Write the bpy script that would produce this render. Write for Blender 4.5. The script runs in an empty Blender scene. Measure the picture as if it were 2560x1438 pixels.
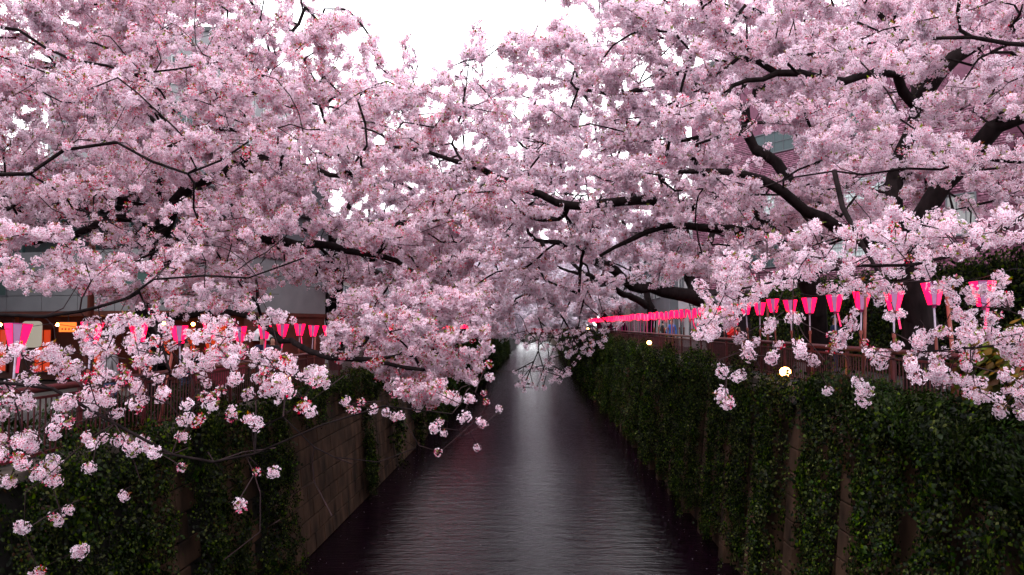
import bpy, bmesh, math, random
import numpy as np
from mathutils import Vector, Matrix

random.seed(11)
RNG = np.random.default_rng(11)
SC = bpy.context.scene
COL = SC.collection
PI = math.pi

# ------------------------------------------------------------------ camera
EYE = np.array((0.0, 0.0, 7.0))
FPX = 1850.0                      # focal length in photo pixels (photo is 2560 wide)
PITCH = math.atan((812 - 719) / FPX)
YAW = math.atan((1341 - 1280) / FPX)
cam_data = bpy.data.cameras.new('camera')
cam = bpy.data.objects.new('camera', cam_data)
COL.objects.link(cam)
cam.location = EYE
cam.rotation_euler = (PI / 2 + PITCH, 0, YAW)
cam_data.sensor_width = 36.0
cam_data.lens = 36.0 * FPX / 2560.0
cam_data.clip_start = 0.1
cam_data.clip_end = 3000
SC.camera = cam

# ------------------------------------------------------------------ world: bright overcast sky
world = bpy.data.worlds.new('World')
SC.world = world
world.use_nodes = True
wn = world.node_tree
wn.nodes.clear()
w_out = wn.nodes.new('ShaderNodeOutputWorld')
w_bg = wn.nodes.new('ShaderNodeBackground')
w_sky = wn.nodes.new('ShaderNodeTexSky')
w_sky.sky_type = 'NISHITA'
w_sky.sun_disc = False
w_sky.sun_elevation = math.radians(52)
w_sky.sun_rotation = math.radians(20)
w_sky.air_density = 1.0
w_sky.dust_density = 6.0
w_hs = wn.nodes.new('ShaderNodeHueSaturation')
w_hs.inputs['Saturation'].default_value = 0.08
w_mix = wn.nodes.new('ShaderNodeMix')
w_mix.data_type = 'RGBA'
w_mix.inputs['Factor'].default_value = 0.72            # cloud layer over the clear sky
w_mix.inputs['B'].default_value = (10.3, 10.4, 11.0, 1)
w_bg.inputs['Strength'].default_value = 0.12
wn.links.new(w_sky.outputs['Color'], w_hs.inputs['Color'])
wn.links.new(w_hs.outputs['Color'], w_mix.inputs['A'])
wn.links.new(w_mix.outputs['Result'], w_bg.inputs['Color'])
wn.links.new(w_bg.outputs['Background'], w_out.inputs['Surface'])

sun_data = bpy.data.lights.new('sun', 'SUN')
sun_data.energy = 0.9
sun_data.angle = math.radians(25)
sun_data.color = (1.0, 0.97, 0.94)
sun = bpy.data.objects.new('sun', sun_data)
COL.objects.link(sun)
sun.rotation_euler = (math.radians(38), 0, math.radians(-20))

SC.view_settings.view_transform = 'Standard'
SC.view_settings.look = 'None'
SC.view_settings.exposure = 1.78
SC.view_settings.gamma = 1.0
SC.render.engine = 'CYCLES'
SC.cycles.max_bounces = 4
SC.cycles.diffuse_bounces = 3
SC.cycles.glossy_bounces = 3
SC.cycles.transmission_bounces = 3
SC.cycles.use_denoising = True
SC.cycles.caustics_reflective = False
SC.cycles.caustics_refractive = False

# ------------------------------------------------------------------ projection helpers
_cp, _sp, _cy, _sy = math.cos(PITCH), math.sin(PITCH), math.cos(YAW), math.sin(YAW)
C_FWD = np.array((-_sy * _cp, _cy * _cp, _sp))
C_RIGHT = np.array((_cy, _sy, 0.0))
C_UP = np.cross(C_RIGHT, C_FWD)

def at(px, py, Y):
    """photo pixel + distance down the canal -> world point"""
    d = C_FWD + C_RIGHT * ((px - 1280) / FPX) + C_UP * ((719 - py) / FPX)
    return tuple(EYE + d * (Y / d[1]))

def project(P):
    d = np.asarray(P, float) - EYE
    z = d @ C_FWD
    zz = np.where(z < 0.01, 0.01, z)
    return 1280 + FPX * (d @ C_RIGHT) / zz, 719 - FPX * (d @ C_UP) / zz, z

def in_poly(x, y, poly):
    inside = np.zeros(x.shape, bool)
    n = len(poly)
    for i in range(n):
        x0, y0 = poly[i]
        x1, y1 = poly[(i + 1) % n]
        if y0 == y1:
            continue
        c = ((y0 > y) != (y1 > y)) & (x < (x1 - x0) * (y - y0) / (y1 - y0) + x0)
        inside ^= c
    return inside

# ------------------------------------------------------------------ object helpers
def tag(o, label=None, cat=None, group=None, kind=None):
    if label: o['label'] = label
    if cat: o['category'] = cat
    if group: o['group'] = group
    if kind: o['kind'] = kind
    return o

def empty(name, loc=(0, 0, 0), rz=0.0, parent=None):
    o = bpy.data.objects.new(name, None)
    COL.objects.link(o)
    o.location = loc
    o.rotation_euler = (0, 0, rz)
    o.empty_display_size = 0.2
    if parent: o.parent = parent
    return o

def link(name, me, parent=None, loc=(0, 0, 0), rz=0.0):
    o = bpy.data.objects.new(name, me)
    COL.objects.link(o)
    o.location = loc
    o.rotation_euler = (0, 0, rz)
    if parent: o.parent = parent
    return o

def mesh_np(name, verts, faces, mat=None, smooth=False, col=None):
    """faces: (n,k) int array"""
    me = bpy.data.meshes.new(name)
    verts = np.asarray(verts, np.float32)
    faces = np.asarray(faces, np.int32)
    n, k = faces.shape
    me.vertices.add(len(verts))
    me.vertices.foreach_set('co', verts.ravel())
    me.loops.add(n * k)
    me.loops.foreach_set('vertex_index', faces.ravel())
    me.polygons.add(n)
    me.polygons.foreach_set('loop_start', np.arange(0, n * k, k, dtype=np.int32))
    me.polygons.foreach_set('loop_total', np.full(n, k, np.int32))
    if smooth:
        me.polygons.foreach_set('use_smooth', np.ones(n, bool))
    if col is not None:
        a = me.attributes.new('Col', 'FLOAT_COLOR', 'POINT')
        c = np.ones((len(verts), 4), np.float32)
        c[:, :3] = col
        a.data.foreach_set('color', c.ravel())
    me.update(calc_edges=True)
    if mat: me.materials.append(mat)
    return me

class MB:
    """collects simple solids into one mesh"""
    def __init__(s): s.v, s.f = [], []
    def box(s, lo, hi, m=None):
        x0, y0, z0 = lo; x1, y1, z1 = hi
        p = [(x0,y0,z0),(x1,y0,z0),(x1,y1,z0),(x0,y1,z0),(x0,y0,z1),(x1,y0,z1),(x1,y1,z1),(x0,y1,z1)]
        if m is not None: p = [tuple(m @ Vector(q)) for q in p]
        b = len(s.v); s.v += p
        s.f += [tuple(b + i for i in q) for q in ((0,3,2,1),(4,5,6,7),(0,1,5,4),(1,2,6,5),(2,3,7,6),(3,0,4,7))]
        return s
    def prism(s, poly_lo, poly_hi):
        n = len(poly_lo); b = len(s.v)
        s.v += [tuple(p) for p in poly_lo] + [tuple(p) for p in poly_hi]
        s.f.append(tuple(b + i for i in reversed(range(n))))
        s.f.append(tuple(b + n + i for i in range(n)))
        for i in range(n):
            j = (i + 1) % n
            s.f.append((b + i, b + j, b + n + j, b + n + i))
        return s
    def tube(s, a, c, r0, r1=None, k=8):
        r1 = r0 if r1 is None else r1
        a, c = Vector(a), Vector(c)
        d = (c - a).normalized()
        u = d.orthogonal().normalized(); w = d.cross(u)
        ring = lambda p, r: [p + (u * math.cos(2*PI*i/k) + w * math.sin(2*PI*i/k)) * r for i in range(k)]
        return s.prism(ring(a, r0), ring(c, r1))
    def path(s, pts, r, k=6):
        for a, c in zip(pts[:-1], pts[1:]): s.tube(a, c, r, r, k)
        return s
    def quad(s, a, b, c, d):
        n = len(s.v); s.v += [tuple(a), tuple(b), tuple(c), tuple(d)]; s.f.append((n, n+1, n+2, n+3)); return s
    def sphere(s, c, r, nu=16, nv=10, sz=1.0):
        b = len(s.v)
        for j in range(nv + 1):
            t = PI * j / nv
            for i in range(nu):
                p = 2 * PI * i / nu
                s.v.append((c[0] + r*math.sin(t)*math.cos(p), c[1] + r*math.sin(t)*math.sin(p), c[2] + r*sz*math.cos(t)))
        for j in range(nv):
            for i in range(nu):
                k = (i + 1) % nu
                s.f.append((b + j*nu + i, b + (j+1)*nu + i, b + (j+1)*nu + k, b + j*nu + k))
        return s
    def mesh(s, name, mat, smooth=False, bevel=0.0):
        me = bpy.data.meshes.new(name)
        me.from_pydata(s.v, [], s.f)
        bm = bmesh.new(); bm.from_mesh(me)
        bmesh.ops.remove_doubles(bm, verts=bm.verts, dist=1e-6)
        if bevel > 0:
            bmesh.ops.bevel(bm, geom=[e for e in bm.edges if e.is_manifold and e.calc_face_angle(0) > 0.6], offset=bevel, segments=1, affect='EDGES')
        bmesh.ops.recalc_face_normals(bm, faces=bm.faces)
        bm.to_mesh(me); bm.free()
        if smooth: me.polygons.foreach_set('use_smooth', np.ones(len(me.polygons), bool))
        me.materials.append(mat)
        return me
    def build(s, name, mat, parent=None, smooth=False, bevel=0.0, loc=(0,0,0), rz=0.0):
        return link(name, s.mesh(name, mat, smooth, bevel), parent, loc, rz)

# ------------------------------------------------------------------ materials
def new_mat(name):
    m = bpy.data.materials.new(name); m.use_nodes = True
    nt = m.node_tree; nt.nodes.clear()
    out = nt.nodes.new('ShaderNodeOutputMaterial')
    return m, nt, out

def N(nt, t, **kw):
    n = nt.nodes.new(t)
    for k, v in kw.items(): setattr(n, k, v)
    return n

def solid(name, color, rough=0.7, metal=0.0, noise=0.25, scale=6.0, bump=0.0, stretch=(1,1,1), emit=None, estr=0.0, dirt=None, spec=0.2, world=False):
    """principled with uneven colour and optional relief"""
    m, nt, out = new_mat(name)
    b = N(nt, 'ShaderNodeBsdfPrincipled')
    b.inputs['Roughness'].default_value = rough
    b.inputs['Metallic'].default_value = metal
    b.inputs['Specular IOR Level'].default_value = spec
    tc = N(nt, 'ShaderNodeTexCoord'); mp = N(nt, 'ShaderNodeMapping')
    mp.inputs['Scale'].default_value = stretch
    nz = N(nt, 'ShaderNodeTexNoise'); nz.inputs['Scale'].default_value = scale; nz.inputs['Detail'].default_value = 6
    src = N(nt, 'ShaderNodeNewGeometry').outputs['Position'] if world else tc.outputs['Object']
    nt.links.new(src, mp.inputs['Vector']); nt.links.new(mp.outputs['Vector'], nz.inputs['Vector'])
    rp = N(nt, 'ShaderNodeValToRGB')
    c = np.array(color)
    rp.color_ramp.elements[0].position = 0.3; rp.color_ramp.elements[1].position = 0.7
    rp.color_ramp.elements[0].color = (*(c * (1 - noise)), 1)
    rp.color_ramp.elements[1].color = (*np.clip(c * (1 + noise), 0, 1), 1)
    if dirt is not None:
        rp.color_ramp.elements[0].color = (*dirt, 1)
    nt.links.new(nz.outputs['Fac'], rp.inputs['Fac'])
    nt.links.new(rp.outputs['Color'], b.inputs['Base Color'])
    if bump:
        bp = N(nt, 'ShaderNodeBump'); bp.inputs['Strength'].default_value = bump; bp.inputs['Distance'].default_value = 0.02
        nt.links.new(nz.outputs['Fac'], bp.inputs['Height']); nt.links.new(bp.outputs['Normal'], b.inputs['Normal'])
    if emit is not None:
        b.inputs['Emission Color'].default_value = (*emit, 1); b.inputs['Emission Strength'].default_value = estr
    nt.links.new(b.outputs['BSDF'], out.inputs['Surface'])
    return m

def leafy(name, transl=0.35, rough=0.5, gloss=0.0, var=0.18, hue=0.02):
    """petals and leaves: colour from the mesh, thin and translucent, slightly different on every spray"""
    m, nt, out = new_mat(name)
    at_ = N(nt, 'ShaderNodeAttribute', attribute_name='Col')
    oi = N(nt, 'ShaderNodeObjectInfo')
    hs = N(nt, 'ShaderNodeHueSaturation')
    mr = N(nt, 'ShaderNodeMapRange'); mr.inputs['To Min'].default_value = 1 - var; mr.inputs['To Max'].default_value = 1 + var * 0.6
    mh = N(nt, 'ShaderNodeMapRange'); mh.inputs['To Min'].default_value = 0.5 - hue; mh.inputs['To Max'].default_value = 0.5 + hue
    ms = N(nt, 'ShaderNodeMath', operation='FRACT'); mm = N(nt, 'ShaderNodeMath', operation='MULTIPLY'); mm.inputs[1].default_value = 7.31
    mt = N(nt, 'ShaderNodeMapRange'); mt.inputs['To Min'].default_value = 0.75; mt.inputs['To Max'].default_value = 1.12
    L = nt.links.new
    L(oi.outputs['Random'], mr.inputs['Value']); L(oi.outputs['Random'], mm.inputs[0]); L(mm.outputs[0], ms.inputs[0])
    L(ms.outputs[0], mh.inputs['Value']); L(ms.outputs[0], mt.inputs['Value'])
    L(at_.outputs['Color'], hs.inputs['Color']); L(mr.outputs['Result'], hs.inputs['Value']); L(mh.outputs['Result'], hs.inputs['Hue']); L(mt.outputs['Result'], hs.inputs['Saturation'])
    d = N(nt, 'ShaderNodeBsdfDiffuse'); t = N(nt, 'ShaderNodeBsdfTranslucent'); mx = N(nt, 'ShaderNodeMixShader')
    mx.inputs['Fac'].default_value = transl
    L(hs.outputs['Color'], d.inputs['Color']); L(hs.outputs['Color'], t.inputs['Color'])
    L(d.outputs[0], mx.inputs[1]); L(t.outputs[0], mx.inputs[2])
    last = mx
    if gloss:
        g = N(nt, 'ShaderNodeBsdfGlossy'); g.inputs['Roughness'].default_value = rough
        m2 = N(nt, 'ShaderNodeMixShader'); m2.inputs['Fac'].default_value = gloss
        L(mx.outputs[0], m2.inputs[1]); L(g.outputs[0], m2.inputs[2]); last = m2
    L(last.outputs[0], out.inputs['Surface'])
    return m

M = {}
M['petal'] = leafy('petal', 0.48, var=0.14, hue=0.015)
M['leaf'] = leafy('ivy_leaf', 0.22, rough=0.4, gloss=0.008, var=0.6, hue=0.03)
M['bark'] = solid('bark', (0.010, 0.0065, 0.007), 0.95, spec=0.05, noise=0.5, scale=9, bump=0.6, stretch=(1, 1, 0.35))
M['twig'] = solid('twig', (0.026, 0.014, 0.016), 0.9, spec=0.1, noise=0.4, scale=5)
M['concrete'] = solid('wall_concrete', (0.050, 0.027, 0.017), 0.9, noise=0.6, scale=1.6, bump=0.3, stretch=(1, 1, 0.45), dirt=(0.008, 0.0055, 0.0045), spec=0.08, world=True)
M['concrete_cap'] = solid('cap_concrete', (0.065, 0.05, 0.042), 0.9, noise=0.4, scale=3, bump=0.3)
M['joint'] = solid('wall_core', (0.010, 0.008, 0.007), 0.95, noise=0.4, scale=3)
M['pave'] = solid('paving', (0.020, 0.016, 0.017), 0.9, noise=0.3, scale=1.5)
M['ground'] = solid('ground', (0.045, 0.04, 0.038), 0.95, noise=0.3, scale=0.4)
M['rail'] = solid('rust_red_paint', (0.062, 0.010, 0.012), 0.45, noise=0.35, scale=4)
M['rail_dark'] = solid('dark_red_paint', (0.045, 0.009, 0.011), 0.55, noise=0.35, scale=4)
M['pole_red'] = solid('red_pole', (0.20, 0.05, 0.04), 0.5, noise=0.3, scale=4)
M['black'] = solid('black_metal', (0.015, 0.014, 0.016), 0.5)
M['asphalt'] = solid('asphalt', (0.05, 0.05, 0.052), 0.9, noise=0.3, scale=3)

def emis(name, color, strength, base=(0.3, 0.3, 0.3), ramp=False):
    m, nt, out = new_mat(name)
    b = N(nt, 'ShaderNodeBsdfPrincipled'); b.inputs['Base Color'].default_value = (*base, 1); b.inputs['Roughness'].default_value = 0.6
    b.inputs['Emission Color'].default_value = (*color, 1); b.inputs['Emission Strength'].default_value = strength
    nt.links.new(b.outputs['BSDF'], out.inputs['Surface'])
    return m
M['lan_pink'] = emis('lantern_pink_paper', (1.0, 0.001, 0.030), 1.7, (0.60, 0.004, 0.07))
M['lan_white'] = emis('lantern_white_paper', (0.50, 0.16, 0.40), 0.12, (0.24, 0.14, 0.23))
M['lan_frame'] = solid('lantern_frame', (0.30, 0.02, 0.12), 0.5)
M['lan_stick'] = solid('lantern_stick', (0.45, 0.36, 0.46), 0.5)
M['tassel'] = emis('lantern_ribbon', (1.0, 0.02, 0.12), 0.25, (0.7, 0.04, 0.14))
M['globe'] = emis('lamp_glass', (1.0, 0.32, 0.07), 11.0, (0.8, 0.7, 0.6))
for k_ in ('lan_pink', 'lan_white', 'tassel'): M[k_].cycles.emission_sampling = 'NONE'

# ------------------------------------------------------------------ scatter (geometry nodes)
def scatter_group(name, protos):
    ng = bpy.data.node_groups.new(name, 'GeometryNodeTree')
    ng.interface.new_socket('Geometry', in_out='INPUT', socket_type='NodeSocketGeometry')
    ng.interface.new_socket('Geometry', in_out='OUTPUT', socket_type='NodeSocketGeometry')
    gi = ng.nodes.new('NodeGroupInput'); go = ng.nodes.new('NodeGroupOutput')
    jn = ng.nodes.new('GeometryNodeJoinGeometry')
    for p in reversed(protos):
        oi = ng.nodes.new('GeometryNodeObjectInfo'); oi.inputs['Object'].default_value = p
        oi.inputs['As Instance'].default_value = False
        g2 = ng.nodes.new('GeometryNodeGeometryToInstance')
        ng.links.new(oi.outputs['Geometry'], g2.inputs[0]); ng.links.new(g2.outputs[0], jn.inputs[0])
    ip = ng.nodes.new('GeometryNodeInstanceOnPoints')
    def attr(nm, dt):
        a = ng.nodes.new('GeometryNodeInputNamedAttribute'); a.data_type = dt; a.inputs['Name'].default_value = nm
        return [s for s in a.outputs if s.enabled and s.name == 'Attribute'][0]
    ip.inputs['Pick Instance'].default_value = True
    ng.links.new(gi.outputs[0], ip.inputs['Points']); ng.links.new(jn.outputs[0], ip.inputs['Instance'])
    ng.links.new(attr('var', 'INT'), ip.inputs['Instance Index'])
    ng.links.new(attr('rot', 'FLOAT_VECTOR'), ip.inputs['Rotation'])
    ng.links.new(attr('scl', 'FLOAT'), ip.inputs['Scale'])
    ng.links.new(ip.outputs[0], go.inputs[0])
    return ng

def scatter_mesh(name, P, rot, scl, var, mat):
    me = bpy.data.meshes.new(name)
    n = len(P)
    me.vertices.add(n)
    me.vertices.foreach_set('co', np.asarray(P, np.float32).ravel())
    a = me.attributes.new('rot', 'FLOAT_VECTOR', 'POINT'); a.data.foreach_set('vector', np.asarray(rot, np.float32).ravel())
    a = me.attributes.new('scl', 'FLOAT', 'POINT'); a.data.foreach_set('value', np.asarray(scl, np.float32).ravel())
    a = me.attributes.new('var', 'INT', 'POINT'); a.data.foreach_set('value', np.asarray(var, np.int32).ravel())
    me.materials.append(mat)
    return me

def scatter(name, P, rot, scl, var, group, mat, parent=None):
    o = link(name, scatter_mesh(name, P, rot, scl, var, mat), parent)
    md = o.modifiers.new('spread', 'NODES'); md.node_group = group
    return o

def proto(name, V, F, C, mat):
    return bpy.data.objects.new(name, mesh_np(name, V, F, mat, col=C))   # a source shape, not placed in the scene

# ---- blossom shapes
def frame_of(n):
    n = n / np.linalg.norm(n)
    u = np.cross(n, (0.31, 0.52, 0.79)); u /= np.linalg.norm(u)
    return n, u, np.cross(n, u)

def add_flower(V, F, C, c, n, size, rng, detail=True, pink=0.0):
    n, u, w = frame_of(n)
    a0 = rng.uniform(0, 2 * PI)
    cup = rng.uniform(0.15, 0.55)
    b = len(V)
    core = np.array((0.50, 0.025, 0.12)); mid = np.array((0.875, 0.78, 0.895)); tip = np.array((0.93, 0.87, 0.95))
    mid = mid * (1 - pink) + np.array((0.78, 0.25, 0.40)) * pink; tip = tip * (1 - pink * 0.7) + np.array((0.8, 0.35, 0.48)) * pink * 0.7
    V.append(c - n * size * 0.08); C.append(core)
    for i in range(5):
        a = a0 + 2 * PI * i / 5 + rng.uniform(-.08, .08)
        d = u * math.cos(a) + w * math.sin(a); s = np.cross(n, d)
        L = size * 0.5 * rng.uniform(0.88, 1.08)
        h = cup * L * rng.uniform(0.7, 1.3)
        k = rng.uniform(0.92, 1.06)
        i0 = len(V)
        V += [c + d*L*0.62 + s*L*0.40 + n*h*0.55, c + d*L*1.0 + s*L*0.13 + n*h, c + d*L*1.0 - s*L*0.13 + n*h, c + d*L*0.62 - s*L*0.40 + n*h*0.55]
        C += [mid * k, tip * k, tip * k, mid * k]
        if detail:
            V.append(c + d*L*0.30 + n*h*0.05); C.append(core * 0.50 + mid * 0.50)
            F += [(b, i0 + 3, i0 + 4), (b, i0 + 4, i0), (i0 + 4, i0 + 3, i0 + 2), (i0 + 4, i0 + 1, i0), (i0 + 4, i0 + 2, i0 + 1)]
        else:
            F += [(b, i0 + 3, i0), (i0, i0 + 3, i0 + 2), (i0, i0 + 2, i0 + 1)]

def add_leaf(V, F, C, p, d, L, width, col, rng):
    d = d / np.linalg.norm(d)
    s = np.cross(d, rng.normal(size=3)); s /= np.linalg.norm(s)
    up = np.cross(s, d)
    i0 = len(V)
    V += [p, p + d*L*0.5 + s*width*0.5, p + d*L, p + d*L*0.5 - s*width*0.5 + up*width*0.25]
    C += [col * 0.8, col, col * 1.15, col]
    F += [(i0, i0+1, i0+2), (i0, i0+2, i0+3)]

def make_pom(seed, nfl, R, fsize, detail, leaves, buds, squash=0.85):
    rng = np.random.default_rng(seed)
    V, F, C = [], [], []
    g = PI * (3 - math.sqrt(5))
    pole = np.array((rng.uniform(-.4, .4), rng.uniform(-.4, .4), 1.0)); pole /= np.linalg.norm(pole)
    for i in range(nfl):
        z = 1 - 2 * (i + .5) / nfl
        r = math.sqrt(1 - z*z)
        d = np.array((math.cos(g*i)*r, math.sin(g*i)*r, z)) + rng.normal(size=3) * 0.22
        d /= np.linalg.norm(d)
        if d @ pole > 0.72: continue                      # the stalk side stays open
        p = d * np.array((1, 1, squash)) * R * rng.uniform(0.72, 1.18)
        add_flower(V, F, C, p, d + rng.normal(size=3) * 0.28, fsize * rng.uniform(.85, 1.1), rng, detail, pink=(0.5 if rng.random() < 0.05 else rng.random()*0.12))
    for i in range(nfl // 3):                             # inner flowers close the ball
        d = rng.normal(size=3); d /= np.linalg.norm(d)
        if d @ pole < 0.6: add_flower(V, F, C, d * R * 0.5, d + rng.normal(size=3) * .4, fsize * 1.05, rng, False, pink=0.18)
    for i in range(9):                                    # red stalks and calyces
        d = rng.normal(size=3); d /= np.linalg.norm(d)
        add_leaf(V, F, C, pole * R * 0.3, d + pole * 0.5, R * 0.95, R * 0.09, np.array((0.26, 0.045, 0.045)), rng)
    for i in range(buds):
        d = rng.normal(size=3); d /= np.linalg.norm(d)
        add_leaf(V, F, C, d * R * 0.7, d, R * 0.6, R * 0.30, np.array((0.68, 0.03, 0.12)), rng)
    for i in range(leaves):
        d = pole + rng.normal(size=3) * 0.6
        col = np.array((0.16, 0.20, 0.02)) if rng.random() < 0.6 else np.array((0.24, 0.09, 0.02))
        add_leaf(V, F, C, pole * R * 0.5, d, R * rng.uniform(0.7, 1.1), R * 0.38, col, rng)
    return np.array(V), F, np.array(C)

POM_HI = []
for i in range(7):
    V, F, C = make_pom(100 + i, 26 + i, 0.062 + 0.004 * (i % 3), 0.037, True, (2, 1, 0, 1, 3, 0, 1)[i], (0, 1, 0, 2, 0, 1, 0)[i])
    POM_HI.append(proto('blossom_ball', V, F, C, M['petal']))
V, F, C = make_pom(160, 10, 0.055, 0.034, True, 6, 18)     # a tuft still mostly in bud and leaf
POM_HI.append(proto('bud_tuft', V, F, C, M['petal']))
POM_MID = []
for i in range(5):
    V, F, C = make_pom(200 + i, 20, 0.068, 0.042, False, (1, 0, 2, 0, 1)[i], (2, 0, 3, 1, 0)[i])
    POM_MID.append(proto('blossom_ball_mid', V, F, C, M['petal']))
V, F, C = make_pom(260, 9, 0.058, 0.038, False, 6, 14)
POM_MID.append(proto('bud_tuft_mid', V, F, C, M['petal']))
SPRIG = []
for i in range(4):
    rng = np.random.default_rng(300 + i)
    V, F, C = [], [], []
    for j in range(15):
        t = j / 14 - .5
        c0 = np.array((t * 0.62, 0, 0.10 * math.sin(t * 4))) + rng.normal(size=3) * (0.05, 0.09, 0.08)
        for q in range(11):
            d = rng.normal(size=3); d /= np.linalg.norm(d)
            n_, u, w = frame_of(d + rng.normal(size=3) * .3)
            p = c0 + d * 0.066; s = 0.030 * rng.uniform(.8, 1.2)
            k = rng.uniform(0.9, 1.08); i0 = len(V)
            base = np.array((0.905, 0.81, 0.915)) * k
            if rng.random() < 0.05: base = np.array((0.40, 0.07, 0.10))
            V += [p + u*s, p + w*s, p - u*s, p - w*s]; C += [base]*4
            F += [(i0, i0+1, i0+2), (i0, i0+2, i0+3)]
        if rng.random() < .5: add_leaf(V, F, C, c0, rng.normal(size=3), .07, .03, np.array((0.16, 0.17, 0.03)), rng)
    for j in range(2):
        a = np.array((-.33, rng.normal()*.02, -.02)); b_ = np.array((.33, rng.normal()*.05, .03)); i0 = len(V)
        V += [a, b_, b_ + (0, 0, .012), a + (0, 0, .016)]; C += [np.array((.03, .018, .018))]*4; F += [(i0, i0+1, i0+2), (i0, i0+2, i0+3)]
    SPRIG.append(proto('blossom_spray', np.array(V), F, np.array(C), M['petal']))
G_HI = scatter_group('spread_blossom_near', POM_HI)
G_MID = scatter_group('spread_blossom_mid', POM_MID)
G_FAR = scatter_group('spread_blossom_far', SPRIG)

# ---- ivy and shrub shapes
def make_clump(seed, n, spread, L, cols, width=0.8, out=0.5, droop=-0.5):
    rng = np.random.default_rng(seed)
    V, F, C = [], [], []
    for i in range(n):
        p = np.array((rng.normal() * spread, rng.uniform(0, 0.10), rng.normal() * spread))
        nrm = np.array((rng.normal() * .45, out + 0.5, rng.normal() * .35 + 0.35)); nrm /= np.linalg.norm(nrm)
        d = np.array((rng.normal() * .5, rng.normal() * .2, droop)); d -= nrm * (d @ nrm); d /= np.linalg.norm(d)
        s = np.cross(nrm, d)
        l = L * rng.uniform(.7, 1.25); w = l * width
        col = np.array(cols[rng.integers(len(cols))]) * rng.uniform(.7, 1.3)
        i0 = len(V)
        V += [p, p + d*l*.25 + s*w*.52, p + d*l*.62 + s*w*.40, p + d*l, p + d*l*.62 - s*w*.40, p + d*l*.25 - s*w*.52, p + d*l*.45 + nrm*l*.10]
        C += [col]*6 + [col*1.1]
        F += [(i0+6, i0, i0+1), (i0+6, i0+1, i0+2), (i0+6, i0+2, i0+3), (i0+6, i0+3, i0+4), (i0+6, i0+4, i0+5), (i0+6, i0+5, i0)]
    return np.array(V), F, np.array(C)
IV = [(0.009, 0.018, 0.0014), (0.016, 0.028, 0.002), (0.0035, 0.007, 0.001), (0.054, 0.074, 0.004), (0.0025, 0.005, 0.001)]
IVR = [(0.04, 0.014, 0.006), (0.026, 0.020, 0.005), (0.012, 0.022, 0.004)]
IVY = []
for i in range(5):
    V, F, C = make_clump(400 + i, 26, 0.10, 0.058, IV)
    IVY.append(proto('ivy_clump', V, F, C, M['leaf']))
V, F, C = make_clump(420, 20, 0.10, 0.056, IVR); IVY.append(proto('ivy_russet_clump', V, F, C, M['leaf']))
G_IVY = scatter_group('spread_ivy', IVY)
SH = []
for i in range(3):
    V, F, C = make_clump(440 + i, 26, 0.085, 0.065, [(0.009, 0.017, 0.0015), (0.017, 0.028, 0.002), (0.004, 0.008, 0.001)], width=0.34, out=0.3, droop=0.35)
    SH.append(proto('shrub_clump', V, F, C, M['leaf']))
V, F, C = make_clump(450, 12, 0.13, 0.13, [(0.08, 0.09, 0.01), (0.05, 0.075, 0.01), (0.13, 0.06, 0.01)], width=0.7, out=0.3)
SH.append(proto('broadleaf_clump', V, F, C, M['leaf']))
G_SHRUB = scatter_group('spread_shrub', SH)

# ================================================================== the setting
XR0, XR1, ZR = 5.63, 6.10, 5.55      # right wall: foot, top edge, top height
XL0, XL1, ZL = -6.84, -7.30, 4.95    # left wall
YN, YF = -14.0, 330.0

# ---- water
m, nt, out = new_mat('river_water')
b = N(nt, 'ShaderNodeBsdfPrincipled')
b.inputs['Base Color'].default_value = (0.004, 0.0012, 0.0032, 1)
b.inputs['Specular IOR Level'].default_value = 0.12
b.inputs['Roughness'].default_value = 0.06
b.inputs['IOR'].default_value = 1.33
tc = N(nt, 'ShaderNodeTexCoord')
def ripple(scale, sx, sy, detail):
    mp = N(nt, 'ShaderNodeMapping'); mp.inputs['Scale'].default_value = (sx, sy, 1)
    nz = N(nt, 'ShaderNodeTexNoise'); nz.inputs['Scale'].default_value = scale; nz.inputs['Detail'].default_value = detail; nz.inputs['Roughness'].default_value = 0.6
    nt.links.new(tc.outputs['Object'], mp.inputs['Vector']); nt.links.new(mp.outputs['Vector'], nz.inputs['Vector'])
    return nz
n1, n2 = ripple(1.0, 0.45, 1.9, 3), ripple(1.0, 2.4, 7.0, 4)
bp1 = N(nt, 'ShaderNodeBump'); bp1.inputs['Strength'].default_value = 0.36; bp1.inputs['Distance'].default_value = 0.12
bp2 = N(nt, 'ShaderNodeBump'); bp2.inputs['Strength'].default_value = 0.55; bp2.inputs['Distance'].default_value = 0.05
nt.links.new(n1.outputs['Fac'], bp1.inputs['Height']); nt.links.new(n2.outputs['Fac'], bp2.inputs['Height'])
nt.links.new(bp1.outputs['Normal'], bp2.inputs['Normal']); nt.links.new(bp2.outputs['Normal'], b.inputs['Normal'])
nt.links.new(b.outputs['BSDF'], out.inputs['Surface'])
M['water'] = m
mb = MB(); mb.quad((-7.2, YN, 0), (6.0, YN, 0), (6.0, YF, 0), (-7.2, YF, 0))
tag(mb.build('river_water', M['water']), kind='structure')

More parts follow.
